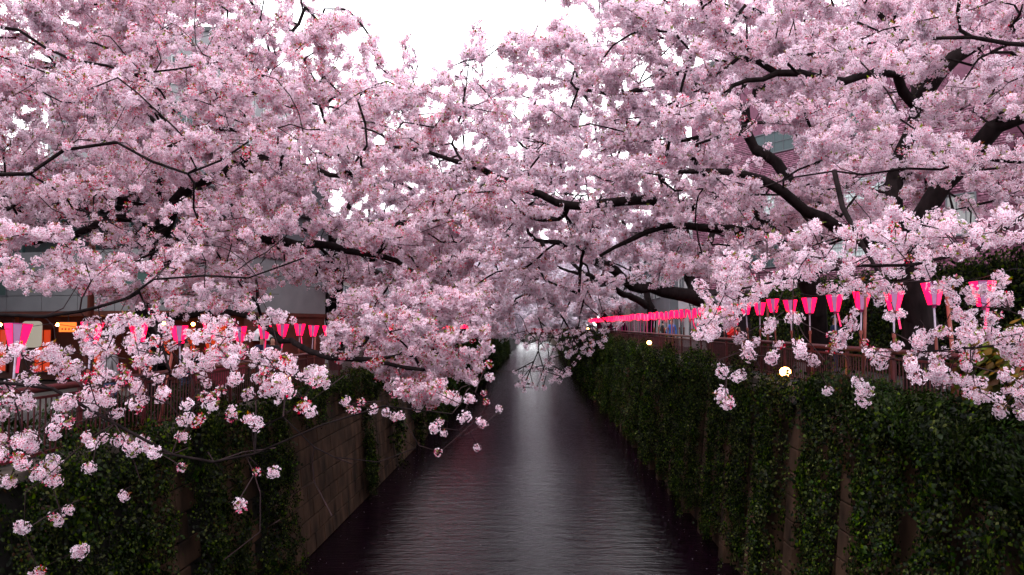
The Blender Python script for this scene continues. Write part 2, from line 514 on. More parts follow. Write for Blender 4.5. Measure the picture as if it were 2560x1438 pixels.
_r = np.random.default_rng(71); _n = 420
_y = 9 + 60 * _r.random(_n) ** 1.3; _e = np.abs(_r.normal(size=_n)) * .7
_x = np.where(_r.random(_n) < .5, -6.7 + _e, 5.5 - _e); _x = np.where(_r.random(_n) < .3, _r.uniform(-6.5, 5.4, _n), _x)
_a = _r.uniform(0, 6.28, _n); _s = _r.uniform(.009, .016, _n)
_u = np.stack([np.cos(_a), np.sin(_a), 0 * _a], 1) * _s[:, None]; _w = np.stack([-np.sin(_a), np.cos(_a), 0 * _a], 1) * (_s * .75)[:, None]
_c = np.stack([_x, _y, np.full(_n, .006)], 1)
_V = np.stack([_c - _u, _c + _w, _c + _u * 1.1, _c - _w], 1).reshape(-1, 3)
o = link('fallen_petals', mesh_np('fallen_petals', _V, np.arange(_n * 4).reshape(-1, 4), M['petal'], col=np.tile(np.array((.86, .74, .82)), (_n * 4, 1))))
tag(o, 'scattered fallen petals drifting on the dark river', 'petals', kind='stuff')
# ---- ground both sides, out to the horizon
mb = MB(); mb.box((7.0, -60, -2), (900, 1400, ZR - 0.12)); tag(mb.build('ground_right', M['ground']), kind='structure')
mb = MB(); mb.box((-900, -60, -2), (-8.2, 1400, ZL - 0.12)); tag(mb.build('ground_left', M['ground']), kind='structure')
mb = MB(); mb.box((-8.2, YF, -2), (7.0, 1400, 4.6)); tag(mb.build('ground_far', M['ground']), kind='structure')
mb = MB(); mb.box((6.45, YN, ZR - 0.4), (10.4, YF, ZR - 0.02)); tag(mb.build('pavement_right', M['pave']), kind='structure')
mb = MB(); mb.box((-12.0, YN, ZL - 0.4), (-7.65, YF, ZL - 0.02)); tag(mb.build('pavement_left', M['pave']), kind='structure')
# the bridge the view is taken from
mb = MB(); mb.box((-30, -13.5, 4.55), (30, -0.35, 5.38)); tag(mb.build('bridge_deck_near', M['asphalt']), kind='structure')

# ---- embankment walls
def wall_x(x0, x1, zt, z): return x0 + (x1 - x0) * z / zt

def wall_core(name, x0, x1, zt, back):
    mb = MB()
    o = -0.05 if x0 < 0 else 0.05
    lo = [(x0 + o, YN, -0.5), (x0 + o, YF, -0.5), (back, YF, -0.5), (back, YN, -0.5)]
    hi = [(x1 + o, YN, zt - 0.16), (x1 + o, YF, zt - 0.16), (back, YF, zt - 0.16), (back, YN, zt - 0.16)]
    return mb.prism(lo, hi)

wr = empty('embankment_wall', (6.3, 20, 0)); tag(wr, 'ivy-covered river wall under the railing with many evenly spaced lanterns, concrete ribs showing', 'wall')
wl = empty('embankment_wall', (-7.5, 20, 0)); tag(wl, 'river wall of bare brown concrete blocks between ivy strips, on the shop side', 'wall')
def child(o, par):
    o.parent = par; o.location = tuple(Vector(o.location) - par.location); return o
child(wall_core('core', XR0, XR1, ZR, 6.9).build('core', M['concrete']), wr)
child(wall_core('core', XL0, XL1, ZL, -8.1).build('core', M['joint']), wl)

# concrete blocks on the left wall, course by course
NC = 9; CH = (ZL - 0.16) / NC; BW = 0.95
def block_mesh(w, h, t=0.07):
    mb = MB(); mb.box((-t, 0.016, 0.019), (0.0, w - 0.016, h - 0.019)); return mb.mesh('block', M['concrete'], bevel=0.012)
BM = block_mesh(BW, CH / math.cos(math.atan((XL0 - XL1) / ZL)))
tilt = math.atan((XL1 - XL0) / ZL)
bare = [(13.9, 14.6), (17.2, 18.2), (20.4, 29.8), (31.2, 35.2), (36.2, 41.5), (43.5, 46.5)]
cnt = 0
for c in range(NC):
    z = c * CH
    for k in range(-2, 60):
        y = 8 + k * BW + (BW / 2 if c % 2 else 0)
        if not any(a - 0.9 < y < b_ + 0.2 for a, b_ in bare): continue
        o = link('block', BM, wl)
        x = wall_x(XL0, XL1, ZL, z) + random.uniform(-0.006, 0.006)
        o.location = (x + 7.5, y - 20, z); o.rotation_euler = (0, tilt, 0)
        cnt += 1
# caps
for (par, x, zt, s) in ((wr, XR1, ZR, 1), (wl, XL1, ZL, -1)):
    mb = MB(); y = YN
    x0, x1 = (x - 0.10, 6.46) if s > 0 else (-7.66, x + 0.10)
    for k in range(86):
        y0 = YN + k * 4.0
        mb.box((x0, y0 + 0.008, zt - 0.16), (x1, y0 + 3.992, zt))
    child(mb.build('coping', M['concrete_cap'], bevel=0.01), par)
# ribs on the right wall, each a stack of blocks under a ledge
RIBS = [8.6, 11.4, 14.2, 17.1, 20.0, 22.6, 25.5, 28.4, 31.3, 34.2, 36.6, 40.2, 43.0, 45.6, 49, 52, 55]
rtilt = math.atan((XR1 - XR0) / ZR)
RM = {}
mb = MB(); mb.box((-0.20, -0.26, 0.008), (0.1, 0.26, 0.522)); RMESH = mb.mesh('rib_block', M['concrete'], bevel=0.02)
mb = MB(); mb.box((-0.30, -0.34, 0.0), (0.12, 0.34, 0.14)); LEDGE = mb.mesh('rib_ledge', M['concrete_cap'], bevel=0.015)
for ry in RIBS:
    for c in range(10):
        o = link('rib_block', RMESH, wr); z = c * 0.53 - 0.05
        o.location = (wall_x(XR0, XR1, ZR, z) - 6.3 + 0.02, ry - 20, z); o.rotation_euler = (0, rtilt, 0)
    o = link('rib_ledge', LEDGE, wr); o.location = (XR1 - 6.3 - 0.06, ry - 20, ZR - 0.302)

# ---- railings
def railing(name, x, zp, ztop, label, y0, y1, step):
    r = empty(name, (x, (y0 + y1) / 2, zp)); tag(r, label, 'railing')
    def ch(mb, nm, mat, sm=False, bv=0.0): return child(mb.build(nm, mat, smooth=sm, bevel=bv), r)
    mb = MB(); y = y0
    while y < y1:
        mb.tube((x, y, ztop), (x, min(y + 6, y1), ztop), 0.055, k=12); y += 6
    ch(mb, 'handrail', M['rail'], True)
    mb = MB(); mb.box((x - 0.02, y0, zp + 0.10), (x + 0.02, y1, zp + 0.15)); ch(mb, 'bottom_rail', M['rail'])
    mb = MB(); mb.box((x - 0.02, y0, ztop - 0.15), (x + 0.02, y1, ztop - 0.11)); ch(mb, 'upper_rail', M['rail'])
    mb = MB(); y = y0 + 0.13
    while y < min(y1, 75):
        mb.box((x - 0.009, y - 0.009, zp + 0.148), (x + 0.009, y + 0.009, ztop - 0.148)); y += 0.13
    o = ch(mb, 'balusters', M['rail_dark']); o['kind'] = 'stuff'
    pm = None; y = y0
    mbp = MB(); mbp.box((-0.03, -0.04, 0), (0.03, 0.04, ztop - zp)); pm = mbp.mesh('post', M['rail'], bevel=0.006)
    while y <= min(y1, 120):
        o = link('post', pm, r); o.location = (0, y - r.location.y, 0); y += step
    return r
XRR, ZRR = 6.60, 6.50
XLR, ZLR = -7.50, 6.03
railing('railing', XRR, ZR - 0.02, ZRR, 'rust red pipe handrail with thin uprights above the ivy-covered wall', 4.0, 175.0, 2.0)
railing('railing', XLR, ZL - 0.02, ZLR, 'rust red railing on the shop side, above the bare concrete block wall', 4.0, 175.0, 2.0)

# ---- far footbridge and the two low sills in the river
fb = empty('footbridge', (-0.6, 182, 4.8)); tag(fb, 'small red footbridge crossing the river far down its middle', 'bridge')
M['bridge_red'] = solid('bridge_red_paint', (0.45, 0.02, 0.06), 0.5)
def fbc(mb, nm, mat): return child(mb.build(nm, mat), fb)
fbc(MB().box((-8.5, 180, 4.6), (7.4, 184, 5.2)), 'deck', M['rail_dark'])
fbc(MB().box((-8.5, 180.02, 5.202), (7.4, 180.12, 6.1)), 'parapet', M['bridge_red'])
fbc(MB().box((-8.5, 183.88, 5.202), (7.4, 183.98, 6.1)), 'parapet', M['bridge_red'])
for i in range(9):
    x = -8.3 + i * 1.93
    fbc(MB().box((x, 179.95, 5.21), (x + 0.12, 180.015, 6.3)), 'post', M['rail_dark'])
for y, lab in ((112.0, 'far pale sill line crossing the river below the footbridge'),):
    o = MB().prism([(-7.0, y - .25, -.3), (5.8, y - .25, -.3), (5.8, y + .25, -.3), (-7.0, y + .25, -.3)], [(-7.0, y - .12, .03), (5.8, y - .12, .03), (5.8, y + .12, .03), (-7.0, y + .12, .03)]).build('river_sill', M['concrete'], bevel=0.02)
    tag(o, lab, 'sill')

# ================================================================== ivy on the walls
def vnoise(a, b_, seed, n=7, fa=1.0, fb_=1.0):
    r = np.random.default_rng(seed); s = np.zeros_like(a)
    for i in range(n):
        k = 1.6 ** i * 0.5
        s += np.sin(a * fa * k * r.uniform(.7, 1.3) + r.uniform(0, 6.28) + b_ * fb_ * k * r.uniform(-1, 1)) / (1 + i * 0.5)
    return s / 3.0

def ivy(name, side, x0, x1, zt, y0, y1, dens, gap, label, seed, big=1.0, par=None):
    n = int((y1 - y0) * (zt + 0.6) * dens)
    r = np.random.default_rng(seed)
    # more clumps close by, fewer (and larger) far off
    u = r.uniform(0, 1, n); y = y0 + (y1 - y0) * u
    z = r.uniform(0.1, zt + 0.75, n)
    keep = gap(y, z)
    y, z = y[keep], z[keep]; n = len(y)
    drape = np.abs(vnoise(y, z, seed + 3, 5, 2.6, 0.12)) ** 1.3 * 0.8
    top = np.clip((z - zt + 0.7) / 0.9, 0, 1) * 0.22
    off = 0.04 + drape * np.clip(1.2 - 0.1 * z, .5, 1) + top + r.uniform(0, .10, n) + vnoise(y, z, seed + 5, 4, .8, .9).clip(0, 1) * 0.18
    zz = np.minimum(z, zt)
    xw = x0 + (x1 - x0) * zz / zt
    over = np.clip(z - zt, 0, 1)
    x = xw - side * off + side * np.where(over > 0, r.uniform(0, .45, n), 0)
    P = np.stack([x, y, z], 1)
    rot = np.stack([r.normal(size=n) * .25, r.normal(size=n) * .25, (PI / 2 if side > 0 else -PI / 2) + r.normal(size=n) * .55], 1)
    rus = (vnoise(y, z, seed + 9, 4, 1.2, .4) > 0.55) & (r.random(n) < .6)
    var = np.where(rus | (r.random(n) < .03), 5, r.integers(0, 5, n))
    scl = r.uniform(.6, 1.25, n) * big * (0.75 + 0.6 * r.random(n) ** 2)
    o = scatter(name, P, rot, scl, var, G_IVY, M['leaf'])
    tag(o, label, 'ivy', kind='stuff')
    return o
_rr = np.random.default_rng(5)
RIBTOP = {ry: t for ry, t in zip(RIBS, [1.6, 2.6, 4.2, 4.8, 3.4, 3.8, 4.9, 3.2, 2.6, 3.6, 5.5, 5.5, 3.2, 5.4, 3.4, 3.0, 3.0])}
def gap_right(y, z):
    k = np.ones(len(y), bool)
    for ry in RIBS:
        w = 0.46 + 0.16 * np.sin(z * 2.1 + ry * 5) + 0.08 * np.sin(z * 7.3 + ry)
        k &= ~((np.abs(y - ry + 0.10) < w) & (z < RIBTOP[ry] + 0.4 * np.sin(y * 9)))
    low = 0.35 + 0.55 * np.abs(vnoise(y, z * 0, 77, 6, 2.2, 0))
    k &= z > low
    k &= z < ZR + 0.16 + 0.62 * np.clip(vnoise(y, z * 0, 91, 6, 2.3, 0) + .25, 0, 1)
    return k
def gap_left(y, z):
    k = np.ones(len(y), bool)
    for a, b_ in bare:
        k &= ~((y > a + 0.35 * np.sin(z * 1.7 + a) + 0.1 * np.sin(z * 6)) & (y < b_ + 0.30 * np.sin(z * 1.3 + b_ * 2) + 0.1 * np.sin(z * 5 + b_)) & (z < 4.5 + 0.5 * np.sin(y * 1.3) + .2 * np.sin(y * 5)))
    k &= z > 0.15 + 0.5 * np.abs(vnoise(y, z * 0, 78, 6, 2.0, 0))
    k &= z < ZL + 0.15 + 0.4 * np.clip(vnoise(y, z * 0, 93, 6, 2.3, 0) + .2, 0, 1)
    return k
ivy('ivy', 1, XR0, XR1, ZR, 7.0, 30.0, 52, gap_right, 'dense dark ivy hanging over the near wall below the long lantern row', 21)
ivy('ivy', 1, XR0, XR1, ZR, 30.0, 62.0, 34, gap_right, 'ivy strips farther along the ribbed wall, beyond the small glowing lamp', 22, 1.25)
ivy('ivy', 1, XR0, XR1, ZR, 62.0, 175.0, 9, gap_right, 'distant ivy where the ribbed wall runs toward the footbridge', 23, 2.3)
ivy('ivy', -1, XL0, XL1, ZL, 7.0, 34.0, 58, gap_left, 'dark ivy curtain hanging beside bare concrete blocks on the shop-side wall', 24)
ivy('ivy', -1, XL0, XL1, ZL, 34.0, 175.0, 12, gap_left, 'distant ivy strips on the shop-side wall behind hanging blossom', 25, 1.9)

# ================================================================== cherry trees
SKY = [(850, 0), (905, 45), (960, 80), (940, 125), (985, 190), (1000, 85), (1018, 66), (1034, 90), (1052, 205), (1080, 205), (1112, 150), (1150, 145),
       (1166, 70), (1190, 20), (1212, 75), (1214, 190), (1236, 185), (1252, 105), (1292, 55), (1350, 0), (1700, -700), (560, -700)]
SKY2 = [(850, 0), (905, 45), (960, 80), (940, 125), (985, 165), (1080, 170), (1236, 165), (1252, 105), (1292, 55), (1350, 0), (1420, -700), (720, -700)]
LOWER = [(-900, 700), (0, 775), (250, 785), (450, 800), (650, 815), (800, 850), (900, 920), (1000, 985), (1100, 1030), (1200, 1000), (1240, 890), (1290, 835),
         (1440, 815), (1560, 765), (1700, 715), (1900, 695), (2100, 655), (2560, 610), (3500, 560)]
LX = np.array([p[0] for p in LOWER], float); LY = np.array([p[1] for p in LOWER], float)

def allowed(P, low=True, margin=0):
    x, y, z = project(P)
    ok = np.ones(len(P), bool)
    front = z > 0.3
    inside = front & (x > -250) & (x < 2810) & (y > -250) & (y < 1688)
    ok &= ~(front & in_poly(x, y, SKY))
    if low:
        ok &= ~(inside & (y > np.interp(x, LX, LY) + margin))
    ok &= ~((np.abs(x - 1280) < 1500) & front & (z < 6.0) & (y < 1700) & (y > -260))
    ok &= np.linalg.norm(P - EYE, axis=1) > 3.2
    return ok

def ellipsoid(c, r, n, rng, inner=0.3):
    d = rng.normal(size=(n, 3)); d /= np.linalg.norm(d, axis=1)[:, None]
    rad = rng.uniform(inner ** 3, 1, n) ** (1 / 3)
    return np.asarray(c) + d * rad[:, None] * np.asarray(r)

def boughs(c, r, n, rng, trunk):
    """twig ends gathered in flat sprays, as boughs carry them, with air between"""
    per_b = 26; K = max(4, int(n / per_b))
    C = ellipsoid(c, r, K, rng, 0.25)
    out_ = []
    for q in C:
        d = q - np.asarray(trunk); d[2] *= 0.35; d /= np.linalg.norm(d) + 1e-6
        d += rng.normal(size=3) * np.array((.45, .45, .22)); d /= np.linalg.norm(d)
        s = np.cross(d, (0, 0, 1.0)); s /= np.linalg.norm(s) + 1e-6
        u = np.cross(s, d)
        L = rng.uniform(0.55, 1.25); W = L * rng.uniform(.35, .6)
        m = int(per_b * rng.uniform(.6, 1.4))
        a = rng.uniform(-1, 1, m); w_ = rng.normal(size=m) * .5 * (1.1 - .5 * a)
        out_.append(q + d * (a * L)[:, None] + s * (w_ * W)[:, None] + u * (rng.normal(size=m) * .10 - .10 * a * a)[:, None])
    return np.concatenate(out_)

def poly_points(poly, ylo, yhi, n, rng):
    xs = [p[0] for p in poly]; ys = [p[1] for p in poly]
    out_ = []
    while len(out_) < n:
        x = rng.uniform(min(xs), max(xs), 400); y = rng.uniform(min(ys), max(ys), 400)
        k = in_poly(x, y, poly)
        for a, b_ in zip(x[k], y[k]):
            out_.append(at(a, b_, rng.uniform(ylo, yhi)))
    return np.array(out_[:n])

def resample(pts, step, rng, wob):
    pts = [np.asarray(p, float) for p in pts]
    P = [2 * pts[0] - pts[1]] + pts + [2 * pts[-1] - pts[-2]]
    res = []
    for i in range(1, len(P) - 2):
        p0, p1, p2, p3 = P[i-1], P[i], P[i+1], P[i+2]
        n = max(1, int(np.linalg.norm(p2 - p1) / step))
        for j in range(n):
            t = j / n
            q = 0.5 * ((2*p1) + (-p0+p2)*t + (2*p0-5*p1+4*p2-p3)*t*t + (-p0+3*p1-3*p2+p3)*t**3)
            res.append(q + (rng.normal(size=3) * wob if res else 0))
    res.append(pts[-1])
    res = np.array(res); n = len(res)
    if n > 5:                                             # boughs wander rather than run straight
        t = np.linspace(0, 1, n); Lt = np.linalg.norm(np.diff(res, axis=0), axis=1).sum()
        for q in range(1, 6):
            a = rng.normal(size=3) * 0.018 * Lt / q ** 0.8
            res[1:-1] += (np.sin(t * PI * q * 1.5 + rng.uniform(0, 6.28))[:, None] * a * np.sin(t * PI)[:, None])[1:-1] * (wob > 0)
    return res

def tubes(name, pos, par, rad, idx, k, mat, is_main, parent):
    """one mesh of the branch segments idx (child node numbers)"""
    idx = np.asarray(idx)
    a, c = pos[par[idx]], pos[idx]
    keep_ = np.linalg.norm(c - a, axis=1) > 1e-4
    idx, a, c = idx[keep_], a[keep_], c[keep_]
    d = c - a; L = np.linalg.norm(d, axis=1); d /= L[:, None]
    ref = np.where(np.abs(d[:, 2:3]) > 0.9, np.array([[1.0, 0, 0]]), np.array([[0, 0, 1.0]]))
    # start direction: for continuing branches use the incoming direction so that rings line up
    pd = a - pos[par[par[idx]]]; pl = np.linalg.norm(pd, axis=1); okp = (pl > 1e-6) & is_main[idx]
    pdn = np.where(okp[:, None], pd / np.maximum(pl, 1e-9)[:, None], d)
    def ring(p, dr, r):
        u = np.cross(dr, ref); u /= np.linalg.norm(u, axis=1)[:, None]
        w = np.cross(dr, u)
        an = np.arange(k) * 2 * PI / k
        return p[:, None, :] + r[:, None, None] * (u[:, None, :] * np.cos(an)[None, :, None] + w[:, None, :] * np.sin(an)[None, :, None])
    r0 = np.where(is_main[idx], rad[par[idx]], rad[idx])
    A = ring(a - d * (0.15 * r0)[:, None], np.where(okp[:, None], pdn, d), r0); B = ring(c, d, rad[idx])
    n = len(idx)
    V = np.concatenate([A, B], 1).reshape(-1, 3)
    base = (np.arange(n) * 2 * k)[:, None]
    i = np.arange(k); j = (i + 1) % k
    F = np.stack([base + i, base + j, base + k + j, base + k + i], 2).reshape(-1, 4)
    return link(name, mesh_np(name, V, F, mat, smooth=True), parent)

def cherry(base, limbs, A, rng, tip_r=0.0035, seg=0.34, group=None, gname='hi', per=3.0, pom_scale=1.0, forced=None, budshare=0.05, root=None, maxlen=99, wob=0.03, solo=0, nude=0):
    """limbs: [(points, r_start, r_end)], first is the trunk; A: twig-end positions"""
    pos, par, minr, lid, dirs = [], [], [], [], []
    for li, (pts, ra, rb) in enumerate(limbs):
        R = resample(pts, 0.4, rng, wob)
        if li:
            P = np.array(pos); q = int(np.argmin(np.linalg.norm(P - R[0], axis=1)))
            gp = np.linalg.norm(P[q] - R[0])
            if gp > 0.4:
                ng_ = int(gp / 0.35); R = np.concatenate([np.array([P[q] + (R[0] - P[q]) * (g_ + 1) / (ng_ + 1) for g_ in range(ng_)]).reshape(-1, 3), R])
            if len(R) > 1 and np.linalg.norm(P[q] - R[0]) < 0.15: R = R[1:]
            prev = q
        else:
            prev = 0
        n = len(R)
        for i in range(n):
            pos.append(R[i]); par.append(prev if (li or i) else 0)
            minr.append(ra + (rb - ra) * i / max(1, n - 1)); lid.append(li)
            dv = R[i] - pos[par[-1]]; l = np.linalg.norm(dv)
            dirs.append(dv / l if l > 1e-6 else np.array((0, 0, 1.0)))
            prev = len(pos) - 1
    n0 = len(pos)
    cap = n0 + len(A) * 14 + 1000
    POS = np.zeros((cap, 3)); POS[:n0] = pos
    DIR = np.zeros((cap, 3)); DIR[:n0] = dirs
    PAR = np.zeros(cap, int); PAR[:n0] = par
    n = n0
    ntr = sum(1 for l in lid if l == 0)
    dist0 = np.full(len(A), 1e9)
    for i in range(ntr // 2, n0, 2):
        np.minimum(dist0, np.linalg.norm(A - POS[i], axis=1), out=dist0)
    order = np.argsort(dist0 + rng.normal(size=len(A)) * 0.25)
    start = ntr // 2
    ends = np.zeros(len(A), int)
    bare_n = np.zeros(cap, bool); solo_from = len(A) - solo - nude
    for ai in order:
        a = A[ai]
        v = a - POS[start:n]; d = np.sqrt((v * v).sum(1)) + 1e-6
        cosv = (v * DIR[start:n]).sum(1) / d
        cost = d * (1.35 - 0.35 * cosv)
        q = int(np.argmin(cost)) + start
        dd = np.linalg.norm(a - POS[q])
        if dd > maxlen: ends[ai] = -1; continue
        st = max(1, int(dd / seg))
        if n + st + 2 > cap: ends[ai] = -1; continue
        ctrl = POS[q] + DIR[q] * dd * 0.38 + rng.normal(size=3) * dd * 0.07 + np.array((0, 0, 0.06 * dd))
        p0 = POS[q]; prev = q
        for s_ in range(1, st + 1):
            t = s_ / st
            p = p0 * (1-t)**2 + ctrl * 2*t*(1-t) + a * t*t
            if s_ < st: p = p + rng.normal(size=3) * 0.022 * min(1, dd)
            POS[n] = p; PAR[n] = prev; bare_n[n] = ai >= solo_from
            w = p - POS[prev]; DIR[n] = w / (np.linalg.norm(w) + 1e-9)
            prev = n; n += 1
        ends[ai] = prev
    POS, PAR, DIR = POS[:n], PAR[:n], DIR[:n]
    acc = np.zeros(n); kids = np.zeros(n, int)
    np.add.at(kids, PAR[1:], 1)
    acc[kids == 0] = 1
    best = np.zeros(n); main_child = np.full(n, -1)
    for i in range(n - 1, 0, -1):
        p = PAR[i]; acc[p] += acc[i]
        key = acc[i] + (1e6 if (i < n0 and p < n0 and lid[i] == lid[p]) else 0)
        if key > best[p]: best[p] = key; main_child[p] = i
    rad = tip_r * acc ** (1 / 2.35)
    rad = np.where(bare_n[:n] & (rad < tip_r * 2.1), tip_r * 2.1, rad)
    mr = np.zeros(n); mr[:n0] = minr
    rad = np.where(mr > 0, np.maximum(np.minimum(rad, mr * 1.15), mr), rad)
    for i in range(1, n):
        if rad[i] > rad[PAR[i]] * 0.98 and i >= n0: rad[i] = rad[PAR[i]] * 0.98
    is_main = np.zeros(n, bool); mc = main_child[main_child >= 0]; is_main[mc] = True
    lidA = np.full(n, -1); lidA[:n0] = lid
    # ---- build
    for li in range(len(limbs)):
        ix = np.nonzero(lidA == li)[0]; ix = ix[ix > 0]
        o = tubes('trunk' if li == 0 else 'limb', POS, PAR, rad, ix, 10, M['bark'], is_main, root)
    ix = np.arange(n0, n)
    thick = ix[rad[ix] >= 0.014]; thin = ix[rad[ix] < 0.014]
    if len(thick): o = tubes('branches', POS, PAR, rad, thick, 5, M['bark'], is_main, root); o['kind'] = 'stuff'
    if len(thin): o = tubes('twigs', POS, PAR, rad, thin, 3, M['twig'], is_main, root); o['kind'] = 'stuff'
    # ---- blossom along the thin twigs
    na = len(A)
    mass = ends[:na - solo - nude]; mass = mass[mass >= 0]; single = ends[na - solo - nude:na - nude]; single = single[single >= 0]
    cand = ix[(rad[ix] < tip_r * 2.6) & ~bare_n[:n][ix]]
    k = int(len(mass) * 0.45)
    pick = rng.choice(cand, size=k, replace=True) if len(cand) else np.array([], int)
    cen = np.concatenate([mass, pick])
    t = rng.uniform(0, 1, len(cen)) * (np.arange(len(cen)) >= len(mass))
    cp = POS[cen] * (1 - t[:, None]) + POS[PAR[cen]] * t[:, None]
    m_ = np.clip(rng.poisson(per * 0.72, len(cen)), 1, 6)             # tufts of one to six flower balls
    rep = np.repeat(np.arange(len(cen)), m_)
    along = (POS[PAR[cen]] - POS[cen])[rep] * rng.uniform(0, 0.55, len(rep))[:, None]
    P = cp[rep] + along + rng.normal(size=(len(rep), 3)) * 0.055 * pom_scale + np.array((0, 0, -0.02))
    if len(single):
        r1 = np.repeat(single, rng.integers(1, 3, len(single)))
        P = np.concatenate([P, POS[r1] + rng.normal(size=(len(r1), 3)) * 0.035])
    return P, POS, rad

def blossom(P, rng, group, nvar, root, smin, smax, bud=0.05):
    n = len(P)
    rot = rng.uniform(0, 2 * PI, (n, 3)); rot[:, :2] = rng.normal(size=(n, 2)) * 0.7
    var = rng.integers(0, nvar, n)
    if bud is not None: var = np.where(rng.random(n) < bud, nvar, var)
    scl = rng.uniform(smin, smax, n)
    o = scatter('blossom', P, rot, scl, var, group, M['petal'], root)
    o['kind'] = 'stuff'
    return o
BOX_GROUP = 'cherry trees lining the river'
def tree_root(base, label):
    t = empty('cherry_tree', (0, 0, 0)); tag(t, label, 'tree', BOX_GROUP); return t
def clip_sky(P, low=True, margin=25): return P[allowed(P, low, margin)]
TOTAL = 0
# places where the photo looks through the blossom to boughs, trunks and houses: fewer flower balls, the twigs stay
THIN = [([(2255, 690), (2300, 545), (2400, 400), (2560, 290), (2800, 200), (2800, 500), (2560, 700)], .22), ([(2320, 205), (2560, 15), (2600, 90), (2350, 235)], .25),
        ([(1838, 215), (1900, 215), (1900, 355), (1838, 355)], .15), ([(2215, 195), (2320, 195), (2320, 330), (2215, 330)], .22), ([(1300, 478), (1950, 480), (1950, 512), (1300, 508)], .30),
        ([(1650, 552), (1950, 552), (1950, 600), (1650, 600)], .25), ([(1960, 560), (2080, 520), (2230, 620), (2230, 660), (2000, 660)], .35), ([(450, 580), (840, 580), (840, 616), (450, 616)], .28), ([(355, 560), (440, 560), (440, 720), (355, 720)], .30),
        ([(200, 495), (350, 480), (360, 640), (200, 640)], .22), ([(40, 690), (470, 690), (470, 780), (40, 780)], .85), ([(560, 640), (780, 640), (780, 800), (560, 800)], .35), ([(790, 570), (880, 570), (880, 790), (790, 790)], .40),
        ([(395, 45), (535, 60), (535, 125), (395, 110)], .35), ([(2095, 440), (2240, 430), (2240, 500), (2095, 505)], .25), ([(1560, 670), (1790, 690), (1790, 780), (1560, 730)], .35), ([(0, 120), (200, 150), (200, 205), (0, 200)], .40),
        ([(430, 470), (640, 380), (700, 385), (700, 410), (480, 500)], .40), ([(1040, 375), (1250, 430), (1300, 470), (1200, 470), (1040, 410)], .40), ([(1150, 255), (1420, 215), (1420, 240), (1200, 290)], .4), ([(1250, 380), (1380, 300), (1400, 340), (1290, 450)], .5)]
def thin_out(P, rng):
    x, y, z = project(P); keep = np.ones(len(P), bool); u = rng.random(len(P))
    for poly, f in THIN: keep &= ~(in_poly(x, y, poly) & (u > f))
    return P[keep]

def settle(root, base):
    root.location = base
    for c in root.children: c.location = (-base[0], -base[1], -base[2])

def hero(base, label, limbs, clouds, seed, grp, nvar, per, smin, smax, tip_r=0.0035, bud=0.05, seg=0.34, polys=(), points=(), margin=25, wob=0.03, nude=(), thin=True):
    rng = np.random.default_rng(seed)
    parts = []
    for c, r, n in clouds:
        P = boughs(c, r, n, rng, (base[0], base[1], base[2] + 4))
        P = P[allowed(P, True, 0)]
        x, y, z = project(P)
        P = P[((x > -120) & (x < 2680) & (y > -130) & (z > 0)) | (rng.random(len(P)) < (0.55 if base[1] < 10 else 0.30))]
        P = P[P[:, 2] > (ZR + 1.2 if True else 0) - 3.2 * (np.abs(P[:, 0]) < 5.3)]
        parts.append(P)
    npol = sum(q[3] for q in polys)
    for poly, ylo, yhi, n in polys: parts.append(poly_points(poly, ylo, yhi, n, rng))
    if len(points): parts.append(np.array([at(*p) for p in points]))
    if len(nude): parts.append(np.array([at(*p) for p in nude]))
    A = np.concatenate(parts)
    root = tree_root(base, label)
    P, POS, rad = cherry(base, limbs, A, rng, tip_r=tip_r, seg=seg, per=per, root=root, wob=wob, solo=len(points) + npol, nude=len(nude))
    x, y, z = project(P)
    keep = ~in_poly(x, y, SKY2) | (rng.random(len(P)) < 0.9) & ~in_poly(x, y, SKY)
    P = P[keep]
    if thin: P = thin_out(P, rng)
    blossom(P, rng, grp, nvar, root, smin, smax, bud)
    settle(root, base)
    global TOTAL
    TOTAL += len(P)
    return root

# ---------------- right bank
b1 = (8.1, 16.0, ZR - .1)
hero(b1, 'cherry tree with a forked dark trunk in front of the purple brick building',
     [([b1, (8.05, 15.9, 7.2), at(2272, 690, 15.8), at(2262, 640, 15.8)], .36, .30),
      ([at(2262, 640, 15.8), at(2306, 538, 15.2), at(2360, 465, 15), at(2419, 400, 14.7), at(2500, 320, 14.3), at(2600, 265, 14), at(2800, 130, 13.5)], .22, .12),
      ([at(2262, 640, 15.8), at(2248, 520, 16), at(2250, 430, 16.3), at(2265, 340, 16.5), at(2290, 250, 16.6), at(2280, 150, 17), at(2190, 20, 17)], .20, .08),
      ([at(2285, 260, 16.6), at(2240, 195, 16.2), at(2160, 190, 15.8), at(2060, 200, 15.4), at(1950, 185, 15), at(1830, 215, 14.6)], .11, .04),
      ([at(2255, 650, 15.8), at(2198, 617, 15.5), at(2120, 590, 15.2), at(2053, 545, 15), at(1960, 480, 14.6), at(1850, 440, 14.2), at(1700, 430, 13.8)], .16, .04),
      ([at(2290, 260, 16.6), at(2340, 190, 16.3), at(2450, 110, 16), at(2570, 40, 15.6), at(2750, -80, 15)], .17, .08)],
     [((6.2, 15.3, 12.2), (6.2, 4.6, 4.8), 4200), ((9.5, 15.5, 11.5), (4, 4, 3.5), 500)], 31, G_HI, 7, 3.3, .95, 1.4, .0060)
b2 = (8.1, 21.6, ZR - .1)
